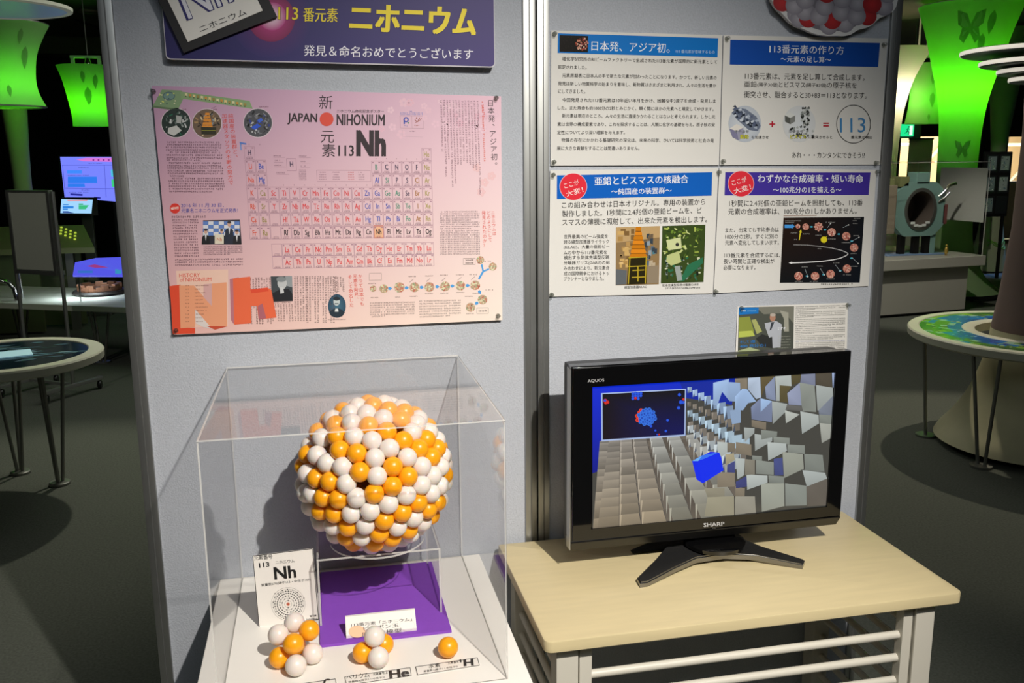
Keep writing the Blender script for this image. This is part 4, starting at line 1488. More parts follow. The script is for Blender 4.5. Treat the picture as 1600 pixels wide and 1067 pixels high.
angs = sorted([2 * PI * k / n for k in range(n)] + [math.atan2(y - HC[1], x - HC[0]) % (2 * PI) for x in (sx0, sx1) for y in (sy0, sy1)])
R = []
for t in angs:
    ix, iy = HC[0] + HR * math.cos(t), HC[1] + HR * math.sin(t)
    ox, oy = sqpt(t)
    R.append([bm.verts.new((ix, iy, sz1)), bm.verts.new((ox, oy, sz1)), bm.verts.new((ix, iy, sz0)), bm.verts.new((ox, oy, sz0))])
for a, b in zip(R, R[1:] + R[:1]):
    bm.faces.new((a[0], a[1], b[1], b[0])).material_index = 0
    bm.faces.new((a[2], b[2], b[3], a[3])).material_index = 0
    bm.faces.new((a[1], a[3], b[3], b[1])).material_index = 1
    bm.faces.new((a[0], b[0], b[2], a[2])).material_index = 1
obj('shelf', bm, [ACRYLIC, EDGE], sd)
pane('side_panel', sx0, sx0 + .004, sy0, sy1, MZ, sz0, 0, sd)
pane('side_panel', sx1 - .004, sx1, sy0, sy1, MZ, sz0, 0, sd)


# ================================================================ the nucleus of table-tennis balls
def pts(s):
    return [Vector([float(v) / 1000 for v in a.split(',')]) for a in s.split()]


nu = thing('nucleus_model', 'large round cluster of orange and white table-tennis balls in the clear case', 'model', BC)
bw = obj('white_ball', ball_bm(), BALLW, nu, smooth=180, local=True)
bo = obj('orange_ball', ball_bm(), BALLO, nu, smooth=180, local=True)
for proto, S in ((bw, BALL_W), (bo, BALL_O)):
    for i, p in enumerate(pts(S)):
        o = proto
        if i:
            o = proto.copy()
            COL.objects.link(o)
            o.parent = nu
        o.location = p
ra = random.Random(8)
bmi, mi = B(), 0
for i, p in enumerate(pts(BALL_B) + pts(BALL_I)):
    r = bmesh.ops.create_uvsphere(bmi, u_segments=12, v_segments=8, radius=.02)
    bmesh.ops.translate(bmi, vec=p, verts=r['verts'])
    k = 1 if (ra.random() < (.7 if i >= len(BALL_B.split()) else .4)) else 0
    for f in set(f for v in r['verts'] for f in v.link_faces):
        f.material_index = k
o = obj('hidden_balls', bmi, [BALLW, BALLO], nu, smooth=180, local=True)
o['kind'] = 'stuff'


def cluster(name, label, spec):
    c = Vector((sum(s[1] for s in spec) / len(spec), sum(s[2] for s in spec) / len(spec), PZ))
    t = thing(name, label, 'model', c, 'small ball models on the plinth')
    for k, x, y, z in spec:
        src = bw if k == 'W' else bo
        o = src.copy()
        COL.objects.link(o)
        o.parent = t
        o.location = Vector((x, y, z)) - c
    return t


GZ = PZ + .02
cluster('nucleus_model', 'group of seven balls before the white card lettered Nh',
        [('O', -.478, -.414, GZ), ('W', -.447, -.449, GZ), ('W', -.416, -.413, GZ), ('O', -.450, -.426, .6995), ('W', -.479, -.390, .702), ('O', -.421, -.388, .703), ('W', -.449, -.366, .711), ('O', -.449, -.375, GZ)])
cluster('nucleus_model', 'group of four balls standing before the small sign on the purple mat',
        [('O', -.322, -.431, GZ), ('O', -.281, -.409, GZ), ('W', -.294, -.456, GZ), ('W', -.299, -.434, .7005)])
o = bo.copy()
COL.objects.link(o)
o.parent = None
o.name = 'table_tennis_ball'
o.location = (-.160, -.449, GZ)
tag(o, 'single orange ball alone at the right front of the clear case', 'ball', 'small ball models on the plinth')

# ================================================================ cards and labels in the case
CDN = Vector((0, -1, .05)).normalized()
CDP = Plane((-.467, -.247, PZ), CDN)
cd = thing('element_card', 'white standing card lettered Nh with a ring diagram of electrons', 'sign', (-.467, -.245, PZ))
CQ = [(395.5, 868.5), (489, 857), (498.5, 966.5), (405, 980.5)]
obj('card', sheet_bm(CDP, CQ, .0025), CARD, cd)
pr = Print(CDP, 300, 840, 4.7)
fr = [(447, 134), (884, 81), (930, 598), (494, 660)]
pr.line(fr, 4.5, '#222222', 1, True)
pr.text('元素番号', (456, 166), (592, 154), 34, '#222222', .004)
pr.text('113', (494, 221), (570, 212), 36, '#161616', .03)
pr.text('ニホニウム', (614, 194), (754, 180), 24, '#222222', 0)
pr.text('Nh', (606, 308), (768, 292), 92, '#121212', .028, res=4)
pr.text('質量数278(陽子113・中性子165)', (510, 362), (872, 318), 24, '#333333', 0)
pr.text('電子数', (866, 584), (916, 578), 15, '#222222', .01)
pr.fine((838, 600), (924, 592), 10, '#333333')
ex, ey = 706, 487
for i, (n, r) in enumerate(zip((2, 8, 18, 32, 32, 18, 3), (26, 44, 62, 80, 97, 110, 124))):
    pr.ring(ex, ey, r, 1.4, '#555555', 1, ry=r * .985, n=48)
    for k in range(n):
        a = 2 * PI * k / n - PI / 2 + i * .2
        pr.disc(ex + r * math.cos(a), ey + r * .985 * math.sin(a), 4.6, '#161616', layer=2, n=8)
pr.disc(ex, ey, 14, '#d8a288', layer=2, n=16)
pr.disc(ex, ey, 8, '#b0503c', layer=3, n=10)
pr.build('lettering', INK, cd)

# small wedge sign on the purple mat
sg = thing('model_sign', 'small slanted sign lettered about the ball model on the purple mat', 'sign', (-.28, -.335, MZ))
wz = MZ
prof = [(-.346, wz), (-.346, wz + .006), (-.322, wz + .034), (-.316, wz + .034), (-.316, wz)]
obj('block', prism(B(), [(-.351, y, z) for y, z in prof], (.141, 0, 0)), CARD, sg)
SGP = Plane((-.3, -.346, wz + .006), Vector((0, -.028, .024)))
pr = Print(SGP, 520, 840, 4.7)
pr.disc(178, 690, 62, '#f0b48a', layer=1, ry=44)
pr.ring(545, 640, 55, 2.5, '#d8cfc4', 1, ry=42)
for s, a, b, h in (('113番元素「ニホニウム」', (136, 656), (582, 612), 26), ('ピンポン玉', (226, 682), (486, 656), 30), ('原子核模型', (214, 728), (508, 694), 32)):
    pr.text(s, a, b, h, '#2a2522', .008)
pr.build('lettering', INK, sg)

LBP = Plane((0, 0, PZ + .0012), (0, 0, 1))


def flat_label(label, C, lines):
    t = thing('name_label', label, 'label', LBP.at(*C[3]), 'flat name labels in the case')
    obj('card', sheet_bm(LBP, C, .001), CARD, t)
    pr = Print(LBP, 520, 840, 4.7)
    q = [((x - 520) * 4.7, (y - 840) * 4.7) for x, y in C]
    m = [sum(p[k] for p in q) / 4 for k in (0, 1)]
    pr.line([(m[0] + (p[0] - m[0]) * .985, m[1] + (p[1] - m[1]) * .94) for p in q], 4, '#222222', 1, True)
    for s, a, b, h, bold in lines:
        pr.text(s, a, b, h, '#26221f', bold, res=3)
    pr.build('lettering', INK, t)


flat_label('flat label lettered H in front of the single orange ball', [(648.7, 1042), (746.6, 1026.8), (749.8, 1039.4), (652, 1055.5)],
           [('水素', (706, 962), (790, 950), 30, .005), ('元素番号', (846, 931), (926, 920), 18, 0), ('1', (934, 918), (946, 916), 22, .03), ('H', (962, 946), (1036, 940), 50, .045), ('質量数1(陽子1・中性子0)', (668, 993), (920, 955), 17, 0)])
flat_label('flat label lettered He in front of the group of four balls', [(538, 1057.5), (641.7, 1042.3), (643.5, 1055.8), (541, 1071.5)],
           [('ヘリウム', (102, 1046), (272, 1024), 34, .005), ('元素番号', (296, 1014), (382, 1003), 18, 0), ('2', (388, 1000), (404, 998), 22, .03), ('He', (416, 1036), (566, 1020), 60, .045), ('質量数4(陽子2・中性子2)', (116, 1072), (384, 1034), 17, 0)])
flat_label('flat label in front of the group of seven balls', [(424, 1075), (524.8, 1060), (527, 1073.5), (427, 1088)],
           [('C', (-66, 1098), (-12, 1090), 56, .045)])

# ================================================================ table with slatted sides
TZ = 0.6769
BEECH = mat('beech_top', '#cebe94', 0.38, noise=0.10, nscale=7, stretch=(1.2, 9, 9))
CREAM = mat('cream_painted_wood', '#cfcabc', 0.42, noise=0.02)
tb = thing('tv_table', 'beech-topped cream table with slatted sides under the television', 'table', (.485, -.25, 0))
def slab(x0, x1, y0, y1, z0, z1, rf, rb, e):
    """a board with rounded corners (rf front, rb back) and eased edges e"""
    bm = B()
    rings = []
    for ins, z in ((e, z0), (0, z0 + e), (0, z1 - e), (e * .3, z1 - e * .3), (e, z1)):
        ring = []
        for cx, cy, a0, r in ((x0 + rf, y0 + rf, PI, rf), (x1 - rf, y0 + rf, 1.5 * PI, rf), (x1 - rb, y1 - rb, 0, rb), (x0 + rb, y1 - rb, .5 * PI, rb)):
            for k in range(7):
                a = a0 + k * PI / 12
                ring.append(bm.verts.new((cx + (r - ins) * math.cos(a), cy + (r - ins) * math.sin(a), z)))
        rings.append(ring)
    n = len(rings[0])
    for p, q in zip(rings, rings[1:]):
        for k in range(n):
            bm.faces.new((p[k], p[(k + 1) % n], q[(k + 1) % n], q[k]))
    bm.faces.new(rings[0][::-1])
    bm.faces.new(rings[-1])
    return bm


bm = slab(.0235, .9454, -.4906, -.022, TZ - .026, TZ, .016, .006, .003)
obj('tabletop', bm, BEECH, tb, smooth=40)
LZ = TZ - .026
for x0, x1, y0, y1 in ((.052, .097, -.468, -.423), (.852, .897, -.468, -.423), (.052, .097, -.075, -.03), (.852, .897, -.075, -.03)):
    obj('leg', box(B(), x0, x1, y0, y1, 0, LZ, .003), CREAM, tb)
for x0, x1, y0, y1 in ((.101, .127, -.462, -.436), (.826, .848, -.462, -.436)):
    obj('rail_post', box(B(), x0, x1, y0, y1, 0.06, LZ, .002), CREAM, tb)
obj('apron', box(B(), .097, .852, -.452, -.432, LZ - .022, LZ), CREAM, tb)
obj('apron', box(B(), .097, .852, -.07, -.05, LZ - .03, LZ), CREAM, tb)
for k in range(9):
    z = .57 - k * .0545
    obj('slat_rod', tube(B(), [(.12, -.446, z), (.856, -.446, z)], .009, 12), CREAM, tb, smooth=40)
    for x in (.070, .878):
        obj('slat_rod', tube(B(), [(x, -.425, z), (x, -.072, z)], .008, 10), CREAM, tb, smooth=40)

# ================================================================ television
tv = thing('television', 'black flat television showing pale foam wedges on its screen', 'television', (.48, -.2, TZ))
fx0, fx1, fz0, fz1, fy = .150, .814, .753, 1.1555, -.222
gx0, gx1, gz0, gz1 = .1965, .7755, .7815, 1.1085
# bezel ring
bm = B()
fo = [(fx0, fz0), (fx1, fz0), (fx1, fz1), (fx0, fz1)]
gi = [(gx0, gz0), (gx1, gz0), (gx1, gz1), (gx0, gz1)]
A = [bm.verts.new((x, fy, z)) for x, z in fo]
Ai = [bm.verts.new((x, fy, z)) for x, z in gi]
Bo = [bm.verts.new((x, fy + .03, z)) for x, z in fo]
Bi = [bm.verts.new((x, fy + .006, z)) for x, z in gi]
for k in range(4):
    j = (k + 1) % 4
    bm.faces.new((A[k], A[j], Ai[j], Ai[k]))
    bm.faces.new((Ai[k], Ai[j], Bi[j], Bi[k]))
    bm.faces.new((A[k], Bo[k], Bo[j], A[j]))
bmesh.ops.recalc_face_normals(bm, faces=bm.faces)
bmesh.ops.bevel(bm, geom=[e for e in bm.edges if all(abs(v.co.y - fy) < 1e-6 and (abs(v.co.x - fx0) < 1e-6 or abs(v.co.x - fx1) < 1e-6 or abs(v.co.z - fz0) < 1e-6 or abs(v.co.z - fz1) < 1e-6) for v in e.verts)
                            and (abs(e.verts[0].co.x - e.verts[1].co.x) < 1e-6 or abs(e.verts[0].co.z - e.verts[1].co.z) < 1e-6)], offset=.004, segments=3, affect='EDGES')
obj('bezel', bm, GLOSSBLACK, tv, smooth=50)
# chamfered lower lip and back shell
obj('lower_lip', prism(B(), [(fx0 + .001, y, z) for y, z in ((fy + .0012, fz0), (fy + .0012, fz0 - .002), (fy + .018, fz0 - .026), (fy + .05, fz0 - .026), (fy + .05, fz0))], (fx1 - fx0 - .002, 0, 0)), SATINBLACK, tv)
bm = box(B(), fx0 + .004, fx1 - .004, fy + .0301, fy + .085, fz0 - .02, fz1 - .004, .012)
obj('back_shell', bm, SATINBLACK, tv, smooth=40)
obj('side_trim', box(B(), fx0 - .002, fx0 - .0001, fy + .004, fy + .03, fz0 - .018, fz1 - .006), SILVER, tv)
scr = obj('screen', box(B(), gx0, gx1, fy + .006, fy + .012, gz0, gz1), mat('screen_glass', '#050507', 0.12), tv)
TVP = Plane((0, fy + .0058, 0), (0, -1, 0))
pr = Print(TVP, 880, 540, 2.809)
pr.poly([(128, 180), (1190, 118), (1163, 710), (128, 803)], '#4b4a44', 0)
pr.poly([(128, 180), (520, 157), (540, 420), (128, 560)], ['#0a2ee8', '#0c2fd8', '#0a1fa0', '#0a1690'], 1)
pr.poly([(510, 157), (760, 143), (740, 260), (540, 230)], '#0c2aa8', 1)
rt = random.Random(21)


def shade(h, f):
    return [min(1, v * f) for v in hx(h)]


# receding columns of wedges, lower left
cols_ = [((130, 802), (160, 418)), ((150, 800), (200, 416)), ((246, 791), (250, 412)), ((350, 782), (305, 408)), ((482, 770), (380, 404)), ((606, 759), (456, 399)), ((728, 749), (540, 392)), ((850, 738), (600, 384))]
for k in range(7):
    (xb, yb), (xt, yt) = cols_[k]
    (xb2, yb2), (xt2, yt2) = cols_[k + 1]
    n = 13 - k
    ts = [(i / n) ** 1.45 for i in range(n + 1)]
    for i in range(n):
        t0, t1 = ts[i], ts[i + 1]
        P0 = lerp((xt, yt), (xb, yb), t0)
        P1 = lerp((xt, yt), (xb, yb), t1)
        Q0 = lerp((xt2, yt2), (xb2, yb2), t0)
        Q1 = lerp((xt2, yt2), (xb2, yb2), t1)
        wr = (1.0, .97, .93, .8, .72, .66, .62)[k]
        base = lerp(hx('#a39c92'), hx('#a8987e'), t0) if k < 4 else lerp(hx('#b4b4ae'), hx('#a09c8a'), t0)
        f = rt.uniform(.85, 1.08)
        R0, R1 = lerp(P0, Q0, wr), lerp(P1, Q1, wr)
        pr.poly([P0, Q0, Q1, P1], shade('#6b6258', rt.uniform(.85, 1.1)), 2 + i * .02)
        pr.poly([P0, R0, R1, P1], [[v * f for v in base], [v * f for v in base], [v * f * .8 for v in base], [v * f * .86 for v in base]], 3 + i * .02)
        if k >= 2:
            d = (P1[1] - P0[1])
            pr.poly([P0, lerp(P0, R0, .12), (P0[0] + 2, P1[1] + d * .5)], [min(1, v * 1.15) for v in base], 4)
            pr.poly([lerp(R0, P0, .06), R0, R1, lerp(R1, P1, .02)], '#5a5650', 3.9)
# sawtooth ridges running to the upper right
for (x0, y0), (x1, y1), n, h0, h1, c in (((545, 183), (760, 300), 8, 22, 62, '#a9c4e8'), ((545, 248), (770, 345), 8, 18, 45, '#8d8478'), ((545, 285), (800, 430), 9, 26, 62, '#b4ccdc'), ((548, 335), (790, 470), 8, 26, 58, '#8e867c'), ((545, 352), (760, 505), 7, 30, 66, '#c2ccd0'), ((548, 412), (720, 520), 6, 30, 60, '#b8b8b2')):
    for i in range(n):
        t = (i / n) ** 1.1
        x, y = x0 + (x1 - x0) * t, y0 + (y1 - y0) * t
        h = h0 + (h1 - h0) * t
        w = h * .85
        pr.poly([(x, y), (x + w, y - h * .12), (x + w, y + h * .95), (x + w * .2, y + h * 1.05)], shade(c, rt.uniform(.8, 1.02)), 4 + i * .04)
        pr.poly([(x, y), (x + w * .35, y - h * .04), (x + w * .1, y + h * 1.2)], shade(c, 1.15), 4.02 + i * .04)
        pr.poly([(x + w * .1, y + h * 1.2), (x + w * .35, y + h * .4), (x + w * .45, y + h * 1.05)], '#4f5a6c', 4.03 + i * .04)
# large blocks on the right (frame of the right-hand detail)
pr.z(1080, 560, 3.95)
LT, MDL, DKB, TAN, BLU = '#b9c0bc', '#8f948c', '#4a4742', '#8d8270', '#a9c6ee'
for c, q in ((BLU, [(135, 150), (232, 126), (230, 150), (190, 205), (160, 290), (135, 285)]), (TAN, [(270, 124), (345, 120), (345, 185), (300, 190), (270, 150)]),
             (BLU, [(190, 205), (230, 145), (300, 150), (302, 200), (270, 265), (235, 262)]), (BLU, [(270, 235), (315, 185), (345, 190), (400, 265), (350, 275), (318, 320), (268, 315)]),
             ('#c4d4ea', [(350, 120), (425, 115), (430, 240), (400, 250), (350, 190)]), ('#6a5d3e', [(428, 114), (515, 108), (480, 145), (455, 180), (430, 240)]),
             ('#9aa6c4', [(455, 175), (515, 110), (522, 262), (462, 245)]), (LT, [(515, 110), (615, 103), (618, 170), (545, 165), (545, 262), (522, 262)]),
             ('#5f5638', [(545, 165), (618, 170), (592, 210), (595, 272), (545, 268)]), ('#5f5638', [(617, 103), (678, 98), (668, 148), (618, 165)]),
             ('#a2aac6', [(592, 215), (668, 150), (680, 290), (600, 285)]), (MDL, [(668, 148), (760, 165), (772, 330), (690, 325), (680, 290)]),
             ('#8f95ae', [(678, 98), (765, 93), (765, 170), (672, 150)]), ('#5e5648', [(766, 93), (862, 88), (870, 178), (768, 163)]),
             (LT, [(768, 163), (872, 180), (872, 235), (785, 320), (778, 320)]), ('#7d8492', [(785, 320), (872, 232), (868, 350), (788, 345)]),
             ('#9fb0d4', [(868, 89), (882, 88), (878, 180), (872, 180)]), ('#8793b4', [(368, 300), (425, 245), (500, 265), (497, 392), (372, 375)]),
             (BLU, [(428, 245), (497, 262), (428, 330)]), (LT, [(497, 262), (592, 280), (590, 320), (502, 405)]), ('#6b6a66', [(590, 285), (692, 295), (690, 325), (580, 318)]),
             ('#c6cac2', [(577, 320), (668, 345), (584, 400)]), (LT, [(672, 325), (785, 348), (788, 400), (683, 465)]), ('#b4b6ac', [(792, 398), (866, 405), (862, 490), (805, 522)]),
             (MDL, [(788, 345), (868, 350), (866, 405), (792, 398)]), (TAN, [(372, 378), (462, 395), (460, 440), (372, 420)]), (LT, [(325, 425), (390, 430), (388, 460), (330, 515)]),
             (MDL, [(430, 440), (530, 450), (528, 480), (432, 500)]), (LT, [(390, 465), (500, 480), (498, 510), (393, 570)]), (MDL, [(505, 482), (606, 490), (606, 530), (508, 520)]),
             (LT, [(470, 515), (585, 525), (590, 570), (474, 630)]), (MDL, [(590, 530), (700, 535), (700, 588), (592, 580)]), ('#a6a99c', [(562, 575), (688, 590), (694, 680), (572, 738)]),
             (MDL, [(695, 588), (810, 595), (822, 700), (700, 690)]), (LT, [(685, 688), (825, 705), (838, 740), (712, 790)]), ('#6c655c', [(712, 790), (838, 740), (842, 905), (715, 912)]),
             (TAN, [(275, 515), (370, 530), (372, 600), (275, 585)]), (LT, [(160, 512), (222, 518), (222, 580), (165, 620)]), (TAN, [(222, 518), (270, 522), (268, 575), (222, 578)]),
             (MDL, [(375, 598), (436, 602), (436, 630), (376, 628)]), ('#8f8a7c', [(330, 620), (392, 625), (392, 715), (330, 720)]), (LT, [(272, 615), (330, 618), (325, 720), (285, 745)]),
             ('#4a5288', [(508, 620), (562, 610), (568, 720), (512, 722)]), (MDL, [(396, 625), (508, 640), (508, 718), (398, 712)]), ('#a8ab9e', [(430, 770), (572, 770), (575, 910), (435, 945)]),
             (MDL, [(578, 770), (710, 785), (712, 905), (580, 910)]), (TAN, [(272, 790), (330, 800), (328, 850), (272, 850)]), ('#9c988a', [(272, 850), (392, 850), (398, 950), (272, 962)]),
             ('#98927e', [(80, 800), (205, 800), (205, 850), (100, 855)]), ('#a39d86', [(100, 855), (265, 848), (266, 965), (80, 975)]), ('#474d86', [(275, 760), (340, 725), (345, 790), (275, 800)]),
             (LT, [(340, 715), (470, 722), (470, 765), (345, 810)]), (MDL, [(475, 720), (572, 728), (572, 770), (478, 765)]), ('#b4a98a', [(210, 590), (262, 585), (268, 625), (212, 660)]),
             ('#474d86', [(222, 655), (268, 632), (268, 705), (220, 700)]), (TAN, [(160, 700), (268, 705), (268, 790), (160, 795)])):
    q2 = []
    f = rt.uniform(.92, 1.04)
    pr.poly(q, [shade(c, f * (1.06 - .2 * i / len(q))) for i in range(len(q))], 5)
for q in ([(396, 625), (396, 712)], [(265, 848), (266, 965)], [(574, 770), (576, 908)], [(766, 93), (772, 330)], [(590, 530), (592, 580)], [(694, 590), (696, 685)], [(515, 110), (522, 262)]):
    pr.line(q, 4, '#3a3834', 6)
# the floating blue cube
pr.poly([(5, 632), (118, 574), (172, 580), (185, 612), (70, 770), (32, 745)], '#0a2cff', 6.2)
pr.poly([(5, 632), (68, 596), (172, 578), (80, 618), (38, 632)], '#3d7cff', 6.4)
pr.poly([(5, 632), (42, 632), (66, 600)], '#7cc0ff', 6.6)
pr.poly([(185, 612), (198, 690), (70, 770), (40, 640), (172, 580)], '#0a30ff', 6.3)
# inset picture
pr.z(850, 550, 6.276)
pr.poly([(558, 402), (1392, 358), (1386, 820), (562, 874)], '#b4c8f4', 7)
pr.poly([(572, 412), (1380, 370), (1374, 806), (574, 858)], ['#0c0306', '#05040c', '#060a5a', '#140306'], 7.5)
for x, y, r, c in [(1326, 417, 17, 'b'), (1318, 546, 17, 'b'), (1210, 667, 14, 'b'), (1047, 725, 14, 'b'), (1090, 767, 11, 'b'), (1193, 773, 13, 'b'), (1340, 490, 20, 'b'), (1362, 492, 16, 'b'), (1366, 462, 13, 'r'), (600, 478, 22, 'r'), (596, 474, 14, 'b'), (622, 490, 18, 'r'), (604, 498, 16, 'r'), (1108, 808, 8, 'b'), (1126, 806, 9, 'r')] + \
        [(870 + (i % 4) * 26, 408 + (i // 4) * 24 - (i % 2) * 6, 15, 'b' if i != 9 else 'r') for i in range(11)]:
    pr.disc(x, y, r, '#2f6cff' if c == 'b' else '#ff3a2a', '#1a48d8' if c == 'b' else '#b81a14', 8, n=14)
for i in range(46):
    a, d = i * 2.4, 13 * math.sqrt(i)
    x, y = 998 + d * 1.08 * math.cos(a), 632 + d * .86 * math.sin(a)
    rd = i in (0, 30, 33, 38, 41, 43)
    pr.disc(x, y, 20, '#0f2ea8' if not rd else '#c02018', '#3d86ff' if not rd else '#ff4a30', 8 + (46 - i) * .01, n=16)
pr.build('screen_picture', SCREEN, scr)
pr = Print(Plane((0, fy, 0), (0, -1, 0)), 880, 540, 2.809)
pr.text('SHARP', (616, 796), (708, 790), 18, '#b4b4b4', .02, 1)
pr.flush('brand_lettering', INK, tv)
pr.text('AQUOS', (108, 164), (180, 159), 15, '#c4c4c4', 0, 1, 3)
pr.fine((654, 800), (672, 799), 4, '#8a8a8a', 1)
pr.build('brand_lettering', INK, tv)
# stand: arched boomerang foot, glossy disc and neck
bm = B()
cp = [(-.21, -.118, 0), (-.192, -.118, 0), (-.115, -.078, .006), (-.05, -.048, .010), (.02, -.043, .011), (.09, -.062, .009), (.178, -.116, 0), (.196, -.093, 0), (.128, -.016, .006), (.100, .03, .010), (0, .055, .012), (-.09, .03, .010), (-.135, -.02, .006), (-.208, -.092, 0)]
cx, cy = .490, -.196
top = [bm.verts.new((cx + x, cy + y, TZ + .012 + z)) for x, y, z in cp]
bot = [bm.verts.new((cx + x, cy + y, TZ + .0008 + z * .75)) for x, y, z in cp]
n = len(cp)
cen = bm.verts.new((cx, cy, TZ + .027))
cenb = bm.verts.new((cx, cy, TZ + .006))
for k in range(n):
    j = (k + 1) % n
    bm.faces.new((top[k], top[j], cen))
    bm.faces.new((bot[j], bot[k], cenb))
    bm.faces.new((bot[k], bot[j], top[j], top[k]))
bmesh.ops.recalc_face_normals(bm, faces=bm.faces)
bmesh.ops.bevel(bm, geom=[e for e in bm.edges if e.verts[0] in top and e.verts[1] in top], offset=.003, segments=2, affect='EDGES')
bm.normal_update()
for f in bm.faces:
    if abs(f.normal.z) < .75 and f.calc_center_median().y < cy - .03:
        f.material_index = 1
obj('stand_foot', bm, [GUNMETAL, mat('bright_silver', '#8f8d88', .25, .85)], tv, smooth=30)
obj('stand_foot_rear', prism(B(), [(.32, -.155, TZ + .004), (.395, -.165, TZ + .012), (.47, -.13, TZ + .016), (.56, -.10, TZ + .016), (.56, -.09, TZ + .004), (.40, -.11, TZ + .003)], (0, .02, 0)), SATINBLACK, tv)
obj('swivel_disc', lathe(B(), [(0, TZ + .027), (.070, TZ + .027), (.072, TZ + .036), (.062, TZ + .040), (0, TZ + .041)], (.507, -.19, 0), 40), GLOSSBLACK, tv, smooth=40)
obj('neck', box(B(), .455, .558, -.195, -.145, TZ + .03, fz0 + .02, .006), GLOSSBLACK, tv)

# ================================================================ the hall to the left
# round table with three-rod feet
RT = (-1.83, 2.56)
t = thing('round_table', 'round pale-rimmed exhibit table with steel rod feet, at the left edge', 'table', (RT[0], RT[1], 0))
obj('tabletop', lathe(B(), [(0, .652), (.40, .652), (.42, .660), (.422, .692), (.416, .70), (.355, .70), (.352, .696), (0, .696)], (RT[0], RT[1], 0), 72), OFFWHITE, t, smooth=35)
DP = Plane((RT[0], RT[1], .6962), (0, 0, 1))
bm = B()
bmesh.ops.create_circle(bm, cap_ends=True, radius=.351, segments=64)
bmesh.ops.translate(bm, vec=(RT[0], RT[1], .6966), verts=bm.verts)
obj('display_disc', bm, mat('dark_blue_print', '#16242f', 0.15, noise=.3, nscale=12), t)


class World2(Print):
    def at(self, x, y):
        return Vector((x, y, self.pl.o.z))


pr = World2(Plane((0, 0, .6968), (0, 0, 1)))
rl = random.Random(4)
for k in range(26):
    a, d = rl.uniform(-.9, 2.2), rl.uniform(.05, .3)
    x, y = RT[0] + d * math.cos(a), RT[1] + d * math.sin(a)
    w, h = rl.uniform(.03, .08), rl.uniform(.008, .03)
    pr.poly([(x - w, y - h), (x + w * .6, y - h * .4), (x + w, y + h), (x - w * .5, y + h * .6)], rl.choice(['#2c4c60', '#4f7a8c', '#1e3a4c', '#6a8fa0', '#223846', '#86a9b4']), 1 + k * .05)
pr.build('chart_print', INK, t)
for fx, fy, ang in ((-1.695, 2.675, .4), (-1.94, 2.90, 1.6), (-2.08, 2.52, 3.2)):
    obj('foot_plate', lathe(B(), [(0, .001), (.05, .001), (.05, .012), (.046, .016), (0, .016)], (fx, fy, 0), 28), STEEL, t, smooth=40)
    for k in range(3):
        a = ang + k * 2.1
        obj('leg', tube(B(), [(fx + .014 * math.cos(a), fy + .014 * math.sin(a), .014), (fx + .075 * math.cos(a), fy + .075 * math.sin(a), .655)], .009, 10), STEEL, t, smooth=40)
tag(obj('booklet', box(B(), -.13, .13, -.075, .075, 0, .006, .001, M=Matrix.Translation((RT[0] - .02, RT[1] - .02, .6975)) @ Matrix.Rotation(.35, 4, 'Z')), mat('pale_blue_paper', '#bfe0ea', 0.4, emit='#9fd4e6', estr=.25), loc=(RT[0], RT[1], .6975)),
    'pale blue lit panel lying on the round exhibit table', 'panel')

# long low counter
CA = math.atan2(-.495, 1.012)
CM = Matrix.Translation((-1.82, 5.215, 0)) @ Matrix.Rotation(CA, 4, 'Z')
t = thing('display_counter', 'long low pale display counter behind the whiteboard', 'counter', CM @ Vector((-1, .5, 0)))
bm = box(B(), -1.9, 1.3, 0, .84, .455, .50, .004)
bmesh.ops.transform(bm, matrix=CM, verts=bm.verts)
obj('countertop', bm, COUNTER, t)
for lx, ly in ((-.42, .22), (-1.6, .2), (.8, .2), (-.3, .7), (-1.6, .7), (.8, .7)):
    p = CM @ Vector((lx, ly, 0))
    obj('foot_plate', lathe(B(), [(0, .001), (.06, .001), (.06, .014), (0, .016)], p, 24), STEEL, t, smooth=40)
    for k in range(3):
        a = 2.1 * k
        obj('leg', tube(B(), [p + Vector((.02 * math.cos(a), .02 * math.sin(a), .012)), p + Vector((.09 * math.cos(a), .09 * math.sin(a), .456))], .010, 8), STEEL, t, smooth=40)
# ring-shaped exhibit under a low clear case
p = Vector((-2.16, 6.02, .50))
t = thing('ring_exhibit', 'brown metal ring model on a dark base on the long low counter', 'exhibit', p)
obj('base', lathe(B(), [(0, .001), (.20, .001), (.215, .02), (.20, .035), (0, .035)], p, 40), mat('dark_bronze', '#2a2320', 0.4, 0.4), t, smooth=40)
bm = B()
for k in range(28):
    a = 2 * PI * k / 28
    box(bm, -.016, .016, -.03, .03, .036, .036 + .022 + .014 * (k % 3), .002, M=Matrix.Translation(p) @ Matrix.Rotation(a, 4, 'Z') @ Matrix.Translation((.155, 0, 0)))
obj('ring_blocks', bm, mat('copper_brown', '#8a5f48', 0.35, 0.7), t)
obj('hub', lathe(B(), [(0, .036), (.07, .036), (.06, .055), (0, .06)], p, 24), mat('dark_bronze'), t, smooth=40)
bm = box(B(), -.42, .42, -.235, .235, 0, .145, M=CM @ Matrix.Translation((-.52, .575, .501)))
bm.normal_update()
bmesh.ops.delete(bm, geom=[f for f in bm.faces if f.normal.z < -.9], context='FACES_ONLY')
tag(obj('acrylic_cover', bm, ACRYLIC, loc=p), 'low clear cover over the brown ring model', 'display case')
